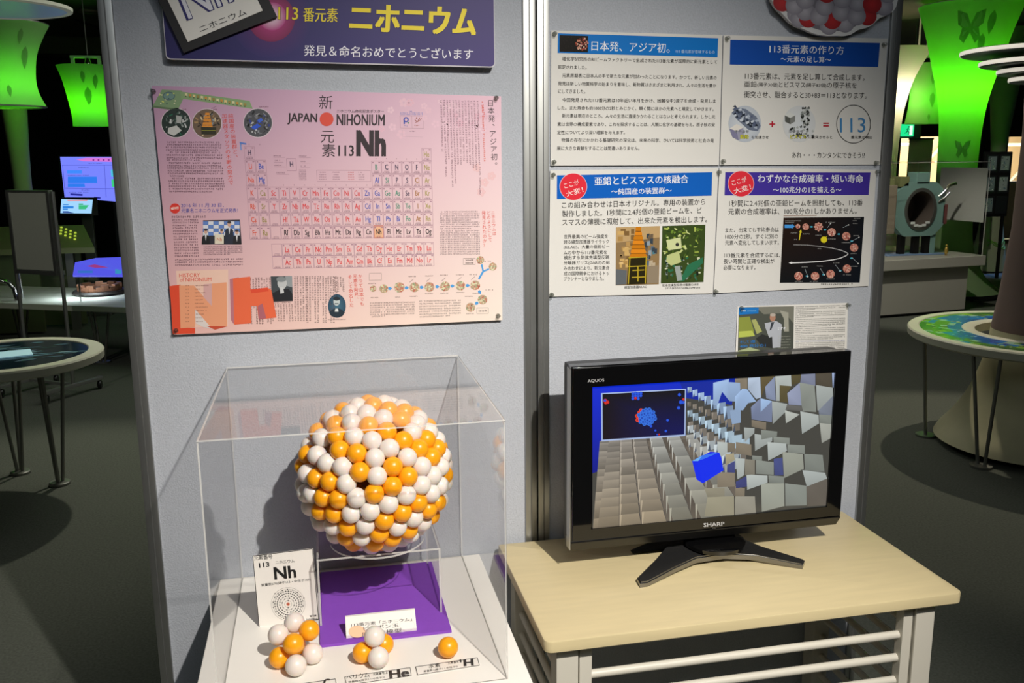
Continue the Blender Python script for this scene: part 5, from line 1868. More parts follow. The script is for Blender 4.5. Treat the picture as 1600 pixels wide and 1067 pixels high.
# glowing panel imitating the monitor's reflection in the clear cover
pn = thing('reflection_panel', 'slanted glowing panel imitating a blue and pink reflection over the ring model', 'sign', (-2.06, 5.6, .72))
PX = [(-2.255, 5.60, .708), (-1.80, 5.60, .690), (-1.80, 5.72, .830), (-2.10, 5.72, .828), (-2.252, 5.70, .80)]
nrm = Vector((0, -.76, .65)).normalized()
obj('panel', prism(B(), PX, (0, .012, -.012)), mat('blue_reflection_glow', '#2a2f80', 0.2, emit='#5a5cf0', estr=.85), pn)
prp = Plane(PX[0], (Vector(PX[1]) - Vector(PX[0])).cross(Vector(PX[4]) - Vector(PX[0])))
if prp.n.y > 0:
    prp.n = -prp.n
pr = Print(prp, lift=.003)
pr.poly([(135, 416), (160, 411), (197, 410), (197, 417), (150, 419)], '#a8408c', 1)
pr.poly([(122, 423), (145, 423), (145, 427), (122, 427)], '#3c78d8', 1)
pr.poly([(180, 421), (190, 421), (190, 428), (180, 428)], '#3ca0d0', 1)
pr.build('reflection_patches', ink_mat('reflection_patch_glow', 0.3, emit=.8), pn)
obj('support_rod', tube(B(), [(-2.22, 5.62, .501), (-2.22, 5.62, .705)], .006, 8), CHROME, pn)
obj('support_rod', tube(B(), [(-1.87, 5.53, .501), (-1.87, 5.60, .695)], .006, 8), CHROME, pn)
light('case_strip', 'AREA', (-2.25, 5.75, .695), 3.5, (.75, .92, 1.0), (-2.25, 5.85, .5), .35, size_y=.05)
# chrome handrail loops in front of the console
for lab, pts_ in (('tall bent chrome tube standing on the long low counter', [(-2.735, 5.95, .501), (-2.745, 5.95, .80), (-2.72, 5.95, .875), (-2.66, 5.95, .92), (-2.62, 5.97, .94)]),
                  ('low arched chrome tube at the left end of the long low counter', [(-2.73, 5.78, .501), (-2.74, 5.78, .60), (-2.78, 5.78, .65), (-2.84, 5.78, .67), (-2.98, 5.78, .67), (-3.04, 5.78, .60), (-3.05, 5.78, .501)])):
    tag(obj('chrome_tube', tube(B(), pts_, .018 if 'low arched' in lab else .011, 12), CHROME, loc=pts_[0], smooth=60), lab, 'tube')

# whiteboard on casters
wb = thing('mobile_whiteboard', 'grey mobile whiteboard on a castered frame behind the round table', 'whiteboard', (-2.04, 4.53, 0))
wd = Vector((-.813, .582, 0))
wn = Vector((-.582, -.813, 0))
A0 = Vector((-2.06, 4.53, 0))
WBM = Matrix(((wd.x, wn.x, 0, A0.x), (wd.y, wn.y, 0, A0.y), (0, 0, 1, 0), (0, 0, 0, 1)))


def wbx(*a, **k):
    bm = box(B(), *a, **k)
    bmesh.ops.transform(bm, matrix=WBM, verts=bm.verts)
    bmesh.ops.recalc_face_normals(bm, faces=bm.faces)
    return bm


obj('board', wbx(.045, .42, -.012, .012, .865, 1.385), mat('grey_board', '#a9ab9f', 0.3, noise=.04, nscale=3), wb)
obj('frame', wbx(.40, .425, -.018, .018, .85, 1.39, bev=.003), ALU, wb)
obj('frame', wbx(.02, .047, -.018, .018, .85, 1.395, bev=.003), ALU, wb)
obj('frame', wbx(.02, .425, -.018, .018, 1.385, 1.40, bev=.002), ALU, wb)
obj('tray', wbx(.02, .425, -.05, .02, .835, .862, bev=.003), ALU, wb)
for s in (0.0, .43):
    P = lambda a, b, z: WBM @ Vector((a, b, z))
    obj('upright', tube(B(), [P(s, 0, .07), P(s, 0, 1.39)], .013, 10), ALU, wb, smooth=40)
    obj('foot_bar', wbx(s - .02, s + .02, -.24, .24, .065, .09, bev=.006), SILVER, wb)
    for e in (-.22, .22):
        c = P(s, e, .032)
        bm = lathe(B(), [(0, -.012), (.026, -.012), (.031, -.006), (.031, .006), (.026, .012), (0, .012)], c, 20, axis='X')
        obj('caster', bm, SATINBLACK, wb, smooth=40)
        obj('caster_fork', tube(B(), [c + Vector((0, 0, .028)), c + Vector((0, 0, .036))], .012, 8), STEEL, wb)
obj('cross_bar', wbx(0, .43, -.012, .012, .07, .088), SILVER, wb)

# monitors and the olive console
mo = thing('monitor', 'large wall-side monitor with a lavender screen page', 'monitor', (-2.55, 9.05, 0))
obj('cabinet', prism(B(), [(-3.115, 9.0, 1.155), (-2.0, 9.0, 1.11), (-2.0, 9.0, 1.64), (-3.115, 9.0, 1.645)], (0, .06, 0)), SATINBLACK, mo)
obj('stand', box(B(), -2.6, -2.48, 9.02, 9.1, 0.02, 1.3), SATINBLACK, mo)
obj('stand_base', box(B(), -2.9, -2.2, 8.85, 9.3, 0.001, .03, .005), SATINBLACK, mo)
MP = Plane((0, 8.998, 0), (0, -1, 0))
pr = Print(MP, lift=.0015)
pr.poly([(94, 245), (187, 245), (194, 316), (101, 308)], '#7a86ff', 1)
pr.poly([(119, 249), (135, 246.5), (187, 246.5), (188, 253), (130, 252)], '#d878d8', 2)
for k in range(4):
    pr.disc(146 + k * 8, 249.8, 1.6, '#8a3a9a', layer=3, n=8)
for q, c in (([(105, 266), (128, 266), (128, 271), (105, 271)], '#3f8cff'), ([(106, 276), (151, 276), (152, 286), (106, 286)], '#2f7cf0'), ([(106, 287), (132, 287), (133, 292), (106, 292)], '#2f7cf0'),
             ([(173, 265), (180, 265), (181, 276), (174, 276)], '#4ac8e0'), ([(174, 280), (182, 280), (183, 292), (175, 292)], '#3cd080'), ([(110, 302), (129, 303), (129, 306), (110, 305)], '#2a2f9a'), ([(147, 307), (157, 308), (157, 311), (147, 310)], '#2a2f9a')):
    pr.poly(q, c, 2)
for q in ([(97, 258), (183, 258)], [(101, 294), (190, 295)], [(163, 258), (166, 308)], [(98, 258), (102, 307)]):
    pr.line(q, .7, '#4a50c8', 2)
for y, x0, x1 in ((262, 122, 140), (297, 127, 142), (300.5, 108, 140), (255, 138, 160), (274, 104, 140)):
    pr.fine((x0, y), (x1, y), 1.6, '#3c409a', 2)
pr.build('screen_page', ink_mat('monitor_picture', 0.3, emit=1.0), mo)
sm = thing('monitor', 'small tilted monitor on a post below the large lavender one', 'monitor', (-2.72, 8.05, 0))
obj('cabinet', prism(B(), [(-2.90, 8.0, 1.045), (-2.545, 8.0, 1.035), (-2.55, 8.03, 1.215), (-2.885, 8.03, 1.222)], (0, .03, 0)), SATINBLACK, sm)
obj('post', box(B(), -2.73, -2.62, 8.09, 8.15, 0.02, 1.1, .01), mat('olive_grey_metal', '#4a4d42', 0.5, 0.3), sm)
obj('base', box(B(), -2.85, -2.5, 7.98, 8.3, 0.001, .025, .006), mat('olive_grey_metal'), sm)
SMPn = Plane((-2.72, 8.0, 1.04), Vector((0, -.18, .03)))
pr = Print(SMPn, lift=.002)
pr.poly([(96, 311), (145, 312), (143, 333.5), (94.5, 333)], '#a4d8ff', 1)
pr.poly([(104, 312), (138, 312), (136, 314), (106, 314)], '#f08a8a', 2)
for q, c in (([(99, 319), (107, 319), (107, 320.5), (99, 320.5)], '#2f86e0'), ([(98, 322), (115, 322), (115, 325.5), (98, 325.5)], '#2f86e0'), ([(98, 326), (106, 326), (106, 328), (98, 328)], '#2f86e0'), ([(123, 318), (130, 318), (130, 320), (123, 320)], '#2fb070'), ([(123, 320.5), (139, 320.5), (134, 327), (123, 327)], '#3cc080'), ([(98, 330), (106, 330), (116, 333), (98, 332.5)], '#1f3c90')):
    pr.poly(q, c, 2)
pr.build('screen_page', MATS['monitor_picture'], sm)

co = thing('control_console', 'olive sloping control console with yellow-green push buttons', 'console', (-3.0, 7.25, 0))
OLV = mat('olive_laminate', '#7f8458', 0.5, noise=.04)
obj('top', prism(B(), [(-3.62, 7.0, .80), (-2.39, 7.0, .80), (-2.58, 7.5, .975), (-3.62, 7.5, .975)], (0, 0, -.05)), OLV, co)
obj('front_panel', box(B(), -3.6, -2.9, 7.06, 7.1, 0.02, .77), mat('dark_olive_panel', '#55603c', 0.6), co)
obj('leg', box(B(), -2.70, -2.63, 7.2, 7.27, 0.001, .82), STEEL, co)
obj('back_panel', box(B(), -3.6, -2.62, 7.42, 7.46, 0.02, .90), mat('dark_olive_panel'), co)
slope = Vector((0, .5, .175)).normalized()
for i in range(4):
    for j in range(3):
        c = Vector((-2.74 + i * .05 - j * .012, 7.24, .80 + .084)) + slope * (.06 + j * .075 - i * .045)
        obj('push_button', lathe(B(), [(0, .0), (.011, .0), (.011, .012), (.008, .015), (0, .015)], c, 10), mat('yellow_green_button', '#c8d84a', .4, emit='#b8d040', estr=.7), co, smooth=40)
bm = prism(B(), [(-2.92, 7.12, .843), (-2.72, 7.06, .822), (-2.76, 7.3, .906), (-2.88, 7.3, .906)], (0, 0, .003))
obj('blue_panel', bm, mat('blue_panel', '#3d4a86', .4), co)


# ---------------------------------------------------------------- lamps
def shade_lamp(name, label, cat, c, prof, m, glow=None, extra=None, n=56):
    t = thing(name, label, cat, c)
    o = obj('shade', lathe(B(), prof, (c[0], c[1], 0), n), m, t, smooth=180)
    if glow:
        (z, e, colr, r) = glow
        light('shade_glow', 'POINT', (c[0], c[1], z), e, colr, size=r)
    return t


GREEN = (.135, 1.0, .008)


def motif(t, cx, cy, cz, prof_r, zs, seedv, col='leaf_print'):
    """darker leaf and butterfly prints that hug the lamp's cloth"""
    m = MATS.get(col) or shade_mat(col, '#a2c688', 0.6)
    for z, a, s, kind in zs:
        bm = B()
        r0 = prof_r(z) + .002
        outl = [(0, 1.0), (.32, .55), (.36, 0), (.18, -.6), (0, -1), (-.18, -.6), (-.36, 0), (-.32, .55)] if kind == 'leaf' else \
            [(0, .2), (.25, .8), (.8, 1.0), (.7, .2), (.45, 0), (.6, -.6), (.3, -.9), (0, -.3), (-.3, -.9), (-.6, -.6), (-.45, 0), (-.7, .2), (-.8, 1.0), (-.25, .8)]
        vs = []
        for u, v in outl:
            zz = z + v * s
            rr_ = prof_r(zz) + .002
            aa = a + u * s / rr_
            vs.append(bm.verts.new((cx + rr_ * math.cos(aa), cy + rr_ * math.sin(aa), zz)))
        ce = bm.verts.new((cx + r0 * math.cos(a), cy + r0 * math.sin(a), z))
        for k in range(len(vs)):
            bm.faces.new((vs[k], vs[(k + 1) % len(vs)], ce))
        obj(kind + '_motif', bm, m, t)


def interp(prof):
    P = sorted([(z, r) for r, z in prof])

    def f(z):
        for (z0, r0), (z1, r1) in zip(P, P[1:]):
            if z0 <= z <= z1:
                return r0 + (r1 - r0) * (z - z0) / max(1e-6, z1 - z0)
        return P[0][1] if z < P[0][0] else P[-1][1]
    return f


def smooth_prof(pr_, n=24):
    """pass a smooth curve through (radius, height) pairs"""
    P = sorted(pr_, key=lambda a: a[1])
    out = []
    for i in range(len(P) - 1):
        p0, p1, p2, p3 = P[max(0, i - 1)], P[i], P[i + 1], P[min(len(P) - 1, i + 2)]
        m_ = max(3, n // len(P))
        for k in range(m_):
            t = k / m_
            out.append(tuple(.5 * (2 * p1[j] + (p2[j] - p0[j]) * t + (2 * p0[j] - 5 * p1[j] + 4 * p2[j] - p3[j]) * t * t + (3 * p1[j] - p0[j] - 3 * p2[j] + p3[j]) * t ** 3) for j in (0, 1)))
    out.append(P[-1])
    return out


PA = smooth_prof([(.265, 1.955), (.225, 2.05), (.215, 2.15), (.235, 2.3), (.285, 2.42), (.33, 2.5)])
CA_ = (-2.43, 5.0, 1.955)
t = shade_lamp('hanging_lamp', 'large flared green-lit cloth lamp hanging at the upper left', 'lamp', CA_, PA, SHADE, (2.08, 3.0, GREEN, .07))
obj('top_ring', lathe(B(), [(.30, 2.50), (.332, 2.50), (.332, 2.507), (.30, 2.507)], (CA_[0], CA_[1], 0), 48, close=True), STEEL, t)
obj('lower_ring', lathe(B(), [(.24, 1.952), (.268, 1.952), (.268, 1.96), (.24, 1.96)], (CA_[0], CA_[1], 0), 48, close=True), STEEL, t)
obj('hanger', tube(B(), [(CA_[0], CA_[1], 2.5), (CA_[0], CA_[1], 3.2)], .008, 8), STEEL, t)
obj('spoke', tube(B(), [(CA_[0] - .31, CA_[1], 2.504), (CA_[0] + .31, CA_[1], 2.504)], .006, 6), STEEL, t)
motif(t, CA_[0], CA_[1], 0, interp(PA), [(2.27, -.55, .075, 'leaf'), (2.40, -.75, .05, 'leaf'), (2.29, -1.35, .07, 'leaf'), (2.05, -1.1, .04, 'leaf'), (2.1, -1.6, .05, 'leaf')], 1)
PB = smooth_prof([(.165, 1.92), (.165, 2.02), (.19, 2.2), (.225, 2.38), (.265, 2.5)])
CB = (-2.53, 8.0, 1.92)
t = shade_lamp('hanging_lamp', 'smaller green-lit cloth lamp under a small bracket, above the lavender monitor', 'lamp', CB, PB, SHADE, (2.15, 3.2, GREEN, .07))
obj('bracket', box(B(), -2.66, -2.38, 7.98, 8.02, 2.575, 2.60), mat('pale_bracket', '#d6e6c8', .5), t)
for x in (-2.655, -2.41):
    obj('bracket_arm', box(B(), x, x + .03, 7.98, 8.02, 2.5, 2.575), MATS['pale_bracket'], t)
obj('hanger', tube(B(), [(-2.5, 8.0, 2.6), (-2.5, 8.0, 3.2)], .006, 8), STEEL, t)
obj('bulb_holder', lathe(B(), [(0, 2.49), (.03, 2.49), (.035, 2.53), (.02, 2.575), (0, 2.575)], (-2.5, 8.0, 0), 16), CHROME, t, smooth=50)
motif(t, CB[0], CB[1], 0, interp(PB), [(2.2, -1.35, .09, 'leaf'), (2.38, -1.5, .06, 'leaf'), (2.34, -1.0, .07, 'leaf')], 2)
# slender column standing behind the left lamp
PCx = smooth_prof([(.30, .02), (.17, .25), (.11, .6), (.09, 1.2), (.097, 1.6), (.122, 2.05), (.16, 2.6), (.28, 3.18)])
t = thing('column', 'slender pale column rising behind the large green lamp at the left', 'column', (-3.42, 8.7, 0))
obj('shaft', lathe(B(), PCx, (-3.42, 8.7, 0), 40), STONE, t, smooth=180)
light('column_uplight', 'SPOT', (-3.1, 8.1, 2.9), 16, GREEN, (-3.4, 8.7, 1.9), .05, 50, .8)
# oval disc lamp at the top left
dm = (-2.17, 4.1, 2.475)
t = thing('disc_lamp', 'flat round white-rimmed disc lamp at the top left corner', 'lamp', dm)
obj('rim', lathe(B(), [(.40, -.012), (.43, -.006), (.432, .012), (.40, .02)], dm, 64, close=True), mat('cream_rim', '#d9d8c4', .5, emit='#d9d8c4', estr=.12), t, smooth=60)
obj('underside', lathe(B(), [(0, -.004), (.40, -.004), (.40, .012), (0, .012)], dm, 64), mat('blue_grey_panel', '#8c9bb0', .35, emit='#6f8096', estr=.25), t, smooth=40)
obj('hanger', tube(B(), [(dm[0], dm[1], dm[2] + .012), (dm[0], dm[1], 3.2)], .008, 8), STEEL, t)
tag(obj('downlight', lathe(B(), [(0, 3.185), (.05, 3.185), (.10, 3.178), (.10, 3.2), (0, 3.2)], (-2.72, 9.25, 0), 28), mat('downlight_rim', '#8a8468', .5), loc=(-2.72, 9.25, 3.2), smooth=40), 'small round downlight in the ceiling at the upper left', 'light')
struct('trim_7', tube(B(), [(-3.0, 9.95, 3.198), (-2.88, 10.75, 3.198)], .02, 6), mat('black_slot', '#0a0a0a', .9))

# ================================================================ the hall to the right
PT = smooth_prof([(.56, .06), (.40, .2), (.285, .40), (.225, .62), (.205, .95), (.203, 1.3), (.217, 1.85), (.262, 2.2), (.345, 2.53), (.43, 2.86), (.52, 3.13)], 44)
TC = (6.615, 7.0, 0)
t = shade_lamp('trumpet_lamp', 'tall bright green trumpet-shaped lamp column at the upper right', 'lamp', TC, PT, SHADE, (2.32, 13, GREEN, .12))
obj('added_light_stop', lathe(B(), [(0, 1.40), (.195, 1.40), (.195, 1.41), (0, 1.41)], (TC[0], TC[1], 0), 32), SATINBLACK, t)  # added unseen disc that keeps the glow out of the lower shade
obj('rim', lathe(B(), [(.50, 3.128), (.523, 3.128), (.523, 3.137), (.50, 3.137)], (TC[0], TC[1], 0), 56, close=True), mat('pale_bracket'), t)
obj('base_ring', lathe(B(), [(.50, .02), (.563, .02), (.563, .06), (.50, .06)], (TC[0], TC[1], 0), 56, close=True), SATINBLACK, t)
for a in (0.4, 2.5, 4.6):
    obj('stub_foot', tube(B(), [(TC[0] + .5 * math.cos(a), TC[1] + .5 * math.sin(a), 0.001), (TC[0] + .5 * math.cos(a), TC[1] + .5 * math.sin(a), .03)], .02, 8), SATINBLACK, t)
motif(t, TC[0], TC[1], 0, interp(PT), [(2.86, -2.2, .17, 'butterfly'), (2.9, -1.75, .12, 'leaf'), (1.62, -2.05, .10, 'butterfly'), (1.1, -1.75, .07, 'leaf'), (.95, -1.9, .06, 'leaf'), (2.7, -1.9, .1, 'leaf')], 5, 'leaf_print')
WC = (6.35, 7.9, .0)
CREAMSH = shade_mat('cream_shade_cloth', '#efe6d2', .55)
t = thing('trumpet_lamp', 'cream flared lamp column beside the edge of the right panel', 'lamp', (WC[0], WC[1], 0))
obj('shade', lathe(B(), [(r, z) for r, z in smooth_prof([(.34, .03), (.24, .3), (.17, .6), (.125, 1.0), (.11, 1.4), (.12, 1.8), (.152, 2.12), (.24, 2.46), (.405, 2.78)], 40)], (WC[0], WC[1], 0), 56), CREAMSH, t, smooth=180)
for a in (-1.0, .2, 2.2, 3.8):
    obj('hanger', tube(B(), [(WC[0] + .37 * math.cos(a), WC[1] + .37 * math.sin(a), 2.74), (WC[0] + .37 * math.cos(a), WC[1] + .37 * math.sin(a), 3.2)], .012, 8), mat('pale_rod', '#d9d4c4', .5), t)
light('shade_glow', 'POINT', (WC[0], WC[1], 2.3), 9, (1, .9, .74), size=.08)
PD = smooth_prof([(.225, 1.93), (.20, 2.1), (.19, 2.3), (.20, 2.5), (.215, 2.63)])
t = shade_lamp('hanging_lamp', 'green-lit cloth lamp hanging between the cream and bright green columns', 'lamp', (6.885, 8.0, 1.93), PD, SHADE, (2.2, 2.4, GREEN, .06))
obj('bracket', box(B(), 6.76, 7.0, 7.97, 8.03, 2.70, 2.74), MATS['pale_bracket'], t)
for x in (6.76, 6.98):
    obj('bracket_arm', box(B(), x, x + .02, 7.98, 8.02, 2.63, 2.70), MATS['pale_bracket'], t)
obj('hanger', tube(B(), [(6.885, 8.0, 2.74), (6.885, 8.0, 3.2)], .006, 8), STEEL, t)
motif(t, 6.885, 8.0, 0, interp(PD), [(2.44, -1.9, .07, 'leaf'), (2.2, -1.85, .09, 'leaf'), (2.0, -2.0, .04, 'leaf')], 6)
# dim column behind the picture rack
PE = smooth_prof([(.24, .02), (.195, .3), (.15, .6), (.10, 1.2), (.095, 1.6), (.13, 2.0), (.175, 2.4), (.215, 2.72), (.28, 3.15)], 36)
t = thing('column', 'dim olive column behind the black picture rack', 'column', (8.53, 8.7, 0))
obj('shaft', lathe(B(), PE, (8.53, 8.7, 0), 40), mat('olive_plaster', '#8a9070', .8), t, smooth=180)
bm = B()
fE = interp(PE)
for k in range(3):
    P = []
    for i in range(14):
        a = -2.4 + i * .12
        z = .36 + .02 * k + .05 * math.sin(i * .45 + k)
        P.append((8.53 + (fE(z) + .003) * math.cos(a), 8.7 + (fE(z) + .003) * math.sin(a), z))
    tube(bm, P, .006, 6)
obj('painted_swirl', bm, mat('green_paint', '#5f9a2e', .6), t)

# exit sign
ex = thing('exit_sign', 'green emergency exit sign with a running figure on a grey plate', 'sign', (7.35, 8.9, 1.87))
obj('plate', box(B(), 7.18, 7.51, 8.92, 8.96, 1.775, 1.965, .004), mat('grey_plate', '#4c5350', .5), ex)
obj('hanger', tube(B(), [(7.345, 8.94, 1.96), (7.345, 8.94, 3.2)], .008, 8), STEEL, ex)
obj('light_box', box(B(), 7.205, 7.375, 8.885, 8.921, 1.80, 1.955), mat('green_lit_face', '#0f8a5c', .4, emit='#20e08c', estr=1.1), ex)


class Vert(Print):
    """x to the right, y up, in metres on an upright face"""
    def at(self, x, y):
        return Vector((x, self.pl.o.y, y))


pr = Vert(Plane((0, 8.884, 0), (0, -1, 0)), lift=.001)
Wx = '#f0fff6'
ox, oz = 7.29, 1.875
pr.poly([(ox + .02, oz - .06), (ox + .065, oz - .06), (ox + .065, oz + .06), (ox + .02, oz + .06)], Wx, 1)
pr.disc(ox + .005, oz + .045, .012, '#0a6a44', layer=2, n=12)
for a, b, w in (((ox, oz + .03), (ox - .012, oz - .005), .018), ((ox - .012, oz - .005), (ox + .016, oz - .025), .012), ((ox + .016, oz - .025), (ox + .006, oz - .055), .011), ((ox - .012, oz - .005), (ox - .03, oz - .03), .012), ((ox - .03, oz - .03), (ox - .05, oz - .035), .01), ((ox, oz + .026), (ox + .028, oz + .012), .008), ((ox - .004, oz + .026), (ox - .03, oz + .012), .008)):
    pr.line([a, b], w, '#0a6a44', 3)
pr.build('running_figure', ink_mat('sign_face_print', .4, emit=1.0), ex)
# grey standing banner in the doorway
bn = thing('roll_banner', 'grey standing banner in front of the lit doorway below the exit sign', 'banner', (7.61, 9.05, 0))
obj('sheet', box(B(), 7.43, 7.79, 9.04, 9.046, .06, 1.765), mat('grey_cloth', '#9a9684', .8), bn)
obj('base', box(B(), 7.40, 7.82, 8.95, 9.13, .001, .06, .01), STEEL, bn)
obj('top_rail', box(B(), 7.425, 7.795, 9.03, 9.055, 1.76, 1.78), STEEL, bn)
# black picture rack
rk = thing('picture_rack', 'black upright rack of framed pictures beside the bright green lamp', 'rack', (7.97, 8.02, 0))
obj('backboard', box(B(), 7.765, 8.165, 8.0, 8.035, .79, 1.59, .012), SATINBLACK, rk)
for x in (7.82, 8.1):
    obj('leg', box(B(), x, x + .035, 8.005, 8.03, 0.001, .80), SATINBLACK, rk)
rl = random.Random(17)
for r in range(3):
    for c in range(2):
        x0, z0 = 7.795 + c * .185, 1.335 - r * .255
        f = obj('picture', box(B(), x0, x0 + .16, 7.992, 8.0, z0, z0 + .22), mat('dark_frame', '#1e2122', .3), rk)
        if (r, c) in ((2, 1),):
            continue
        pr = Vert(Plane((0, 7.9915, 0), (0, -1, 0)), lift=.0006)
        pr.poly([(x0 + .02, z0 + .03), (x0 + .14, z0 + .03), (x0 + .14, z0 + .2), (x0 + .02, z0 + .2)], rl.choice(['#7c8682', '#8c9490', '#6a7676']), 0)
        for k in range(22):
            x, z = rl.uniform(x0 + .03, x0 + .12), rl.uniform(z0 + .04, z0 + .18)
            w, h = rl.uniform(.004, .015), rl.uniform(.006, .02)
            pr.poly([(x, z), (x + w, z + .003), (x + w, z + h), (x - .002, z + h)], rl.choice(['#9aa49c', '#2a3232', '#c4cac0', '#3c5a6a', '#7c8a7c']), 1 + k * .03)
        pr.build('image', INK, f)

# white counter with the clear case and the vacuum chamber
ct = thing('display_counter', 'white box counter under the clear case with the teal chamber', 'counter', (4.9, 6.3, 0))
QM = Matrix.Translation((6.19, 5.90, 0)) @ Matrix.Rotation(math.atan2(.16, 1.31), 4, 'Z')
for nm, a in (('countertop', (-2.9, 0, 0, 1.15, .475, .575)), ('body', (-2.8, -.155, .06, 1.05, .03, .475)), ('plinth_base', (-2.75, -.2, .1, 1.0, .001, .03))):
    bm = box(B(), *a, bev=.006 if nm == 'countertop' else 0)
    bmesh.ops.transform(bm, matrix=QM, verts=bm.verts)
    obj(nm, bm, SATINBLACK if nm == 'plinth_base' else COUNTER, ct)
cs = thing('acrylic_case', 'large clear display case on the white box counter at the right', 'display case', (5.4, 6.3, .576))
for nm, a, ax in (('top_pane', (-1.6, -.02, .03, 1.0, 1.495, 1.50), 2), ('front_pane', (-1.6, -.02, .03, .035, .576, 1.495), 1), ('side_pane', (-.025, -.02, .035, .995, .576, 1.495), 0), ('back_pane', (-1.6, -.02, .995, 1.0, .576, 1.495), 1)):
    bm = box(B(), *a)
    bm.normal_update()
    for f in bm.faces:
        f.material_index = 0 if abs(f.normal[ax]) > .9 else 1
    bmesh.ops.transform(bm, matrix=QM, verts=bm.verts)
    obj(nm, bm, [ACRYLIC, EDGE], cs)
bm = box(B(), -.0300, -.0265, .05, .66, .90, 1.437)
bmesh.ops.transform(bm, matrix=QM, verts=bm.verts)
tag(obj('notice_sheet', bm, mat('pale_grey_notice', '#b4b6ae', .6, noise=.03, nscale=4), loc=(6.15, 5.95, .9)), 'blank pale grey sheet fixed inside the end of the clear case', 'sheet')
TEAL = mat('teal_paint', '#7fa39a', .4, noise=.04)
vc = thing('vacuum_chamber', 'teal ring-shaped vacuum chamber model in the clear case', 'exhibit', (5.53, 6.15, .576))
# flange plate with an elliptical opening
bm = B()
n = 48
FX, FZ, RX, RZ = 5.545, 1.035, .178, .212
rings = []
for k in range(n):
    a = 2 * PI * k / n
    c, s = math.cos(a), math.sin(a)
    q = 1 / max(abs(c) / .275, abs(s) / .268, (abs(c) + abs(s)) / .44)
    rings.append([bm.verts.new((FX + RX * c, 6.10, FZ + RZ * s)), bm.verts.new((FX + q * c, 6.10, FZ + q * s)), bm.verts.new((FX + q * c, 6.19, FZ + q * s)), bm.verts.new((FX + RX * c, 6.19, FZ + RZ * s))])
for a, b in zip(rings, rings[1:] + rings[:1]):
    for i in range(4):
        j = (i + 1) % 4
        bm.faces.new((a[i], b[i], b[j], a[j]))
bmesh.ops.recalc_face_normals(bm, faces=bm.faces)
obj('flange', bm, TEAL, vc, smooth=35)
obj('inner_ring', lathe(B(), [(.150, -.012), (.178, -.012), (.178, .0), (.150, .0)], (FX, 6.10, FZ), 48, close=True, axis='Y', squash=1.19), STEEL, vc, smooth=40)
obj('bore', lathe(B(), [(.15, .0), (.15, .30), (.0, .30)], (FX, 6.10, FZ), 48, axis='Y', squash=1.19), mat('brown_bore', '#6a6058', .5, .3), vc, smooth=60)
obj('shell', lathe(B(), [(.0, .42), (.24, .42), (.24, .095), (.2, .09)], (FX, 6.10, FZ), 48, axis='Y'), mat('tan_shell', '#8f8472', .5), vc, smooth=40)
obj('side_plate', box(B(), 5.12, 5.24, 6.05, 6.45, .80, 1.28, .01), mat('tan_shell'), vc)
for i in range(5):
    a = -2.2 + i * .32
    obj('white_clip', box(B(), -.022, .022, -.006, .006, -.012, .012, .004, M=Matrix.Translation((FX + .14 * math.cos(a), 6.085, FZ + .165 * math.sin(a)))), mat('white_plastic', '#dfe3df', .4), vc)
for x in (5.36, 5.52, 5.64, 5.70):
    obj('leg', box(B(), x, x + .06, 6.12, 6.18, .577, .80, .005), SATINBLACK if x < 5.66 else TEAL, vc)
obj('base_plate', box(B(), 5.2, 5.85, 6.08, 6.4, .5765, .59, .003), mat('blue_print', '#7f9ac0', .4), vc)
for x0, z0, w, h in ((5.48, 1.28, .15, .12), (5.30, 1.26, .1, .1), (5.12, 1.26, .12, .08)):
    obj('top_block', box(B(), x0, x0 + w, 6.1, 6.25, z0, z0 + h, .008), TEAL if x0 > 5.4 else mat('olive_laminate'), vc)
obj('steel_pipe', tube(B(), [(5.74, 6.1, 1.16), (5.79, 6.08, 1.21), (5.83, 6.07, 1.265), (5.90, 6.06, 1.285)], .016, 10), CHROME, vc, smooth=60)
obj('steel_pipe', tube(B(), [(5.74, 6.1, 1.10), (5.80, 6.08, 1.15), (5.84, 6.07, 1.2)], .012, 10), CHROME, vc, smooth=60)
obj('side_valve', box(B(), 5.80, 5.86, 6.1, 6.2, .88, 1.08, .01), mat('dusty_red', '#7a4a48', .5), vc)
fg = thing('figurine', 'tiny golden figure standing on the white counter inside the clear case', 'figurine', (5.79, 5.98, .576))
obj('body', lathe(B(), [(0, .02), (.012, .02), (.020, .05), (.012, .085), (.006, .09), (0, .09)], (5.79, 5.98, .576), 12), mat('gold', '#c8a850', .35, .6), fg, smooth=60)
obj('head', ball_bm((5.79, 5.98, .678), .012, 10, 8), mat('gold'), fg, smooth=180)
for x in (5.782, 5.798):
    obj('leg', tube(B(), [(x, 5.98, .577), (x, 5.98, .60)], .005, 6), mat('gold'), fg)

# ring table round a flared column
RC = (3.42, 2.05)
RZT = .65
rg = thing('ring_table', 'ring-shaped map table standing around the flared column at the right', 'table', (RC[0], RC[1], 0))
obj('ring_top', lathe(B(), [(.335, .60), (.66, .60), (.675, .61), (.677, .643), (.67, RZT), (.62, RZT), (.617, RZT - .003), (.40, RZT - .003), (.397, RZT), (.345, RZT), (.335, .645)], (RC[0], RC[1], 0), 96, close=True), OFFWHITE, rg, smooth=35)
pr = World2(Plane((0, 0, RZT - .0025), (0, 0, 1)))
n = 72
rl = random.Random(31)


def noise2(a, r):
    return math.sin(a * 5 + 1.3) + .7 * math.sin(a * 11 + r * 30) + .6 * math.cos(r * 40 - a * 3)


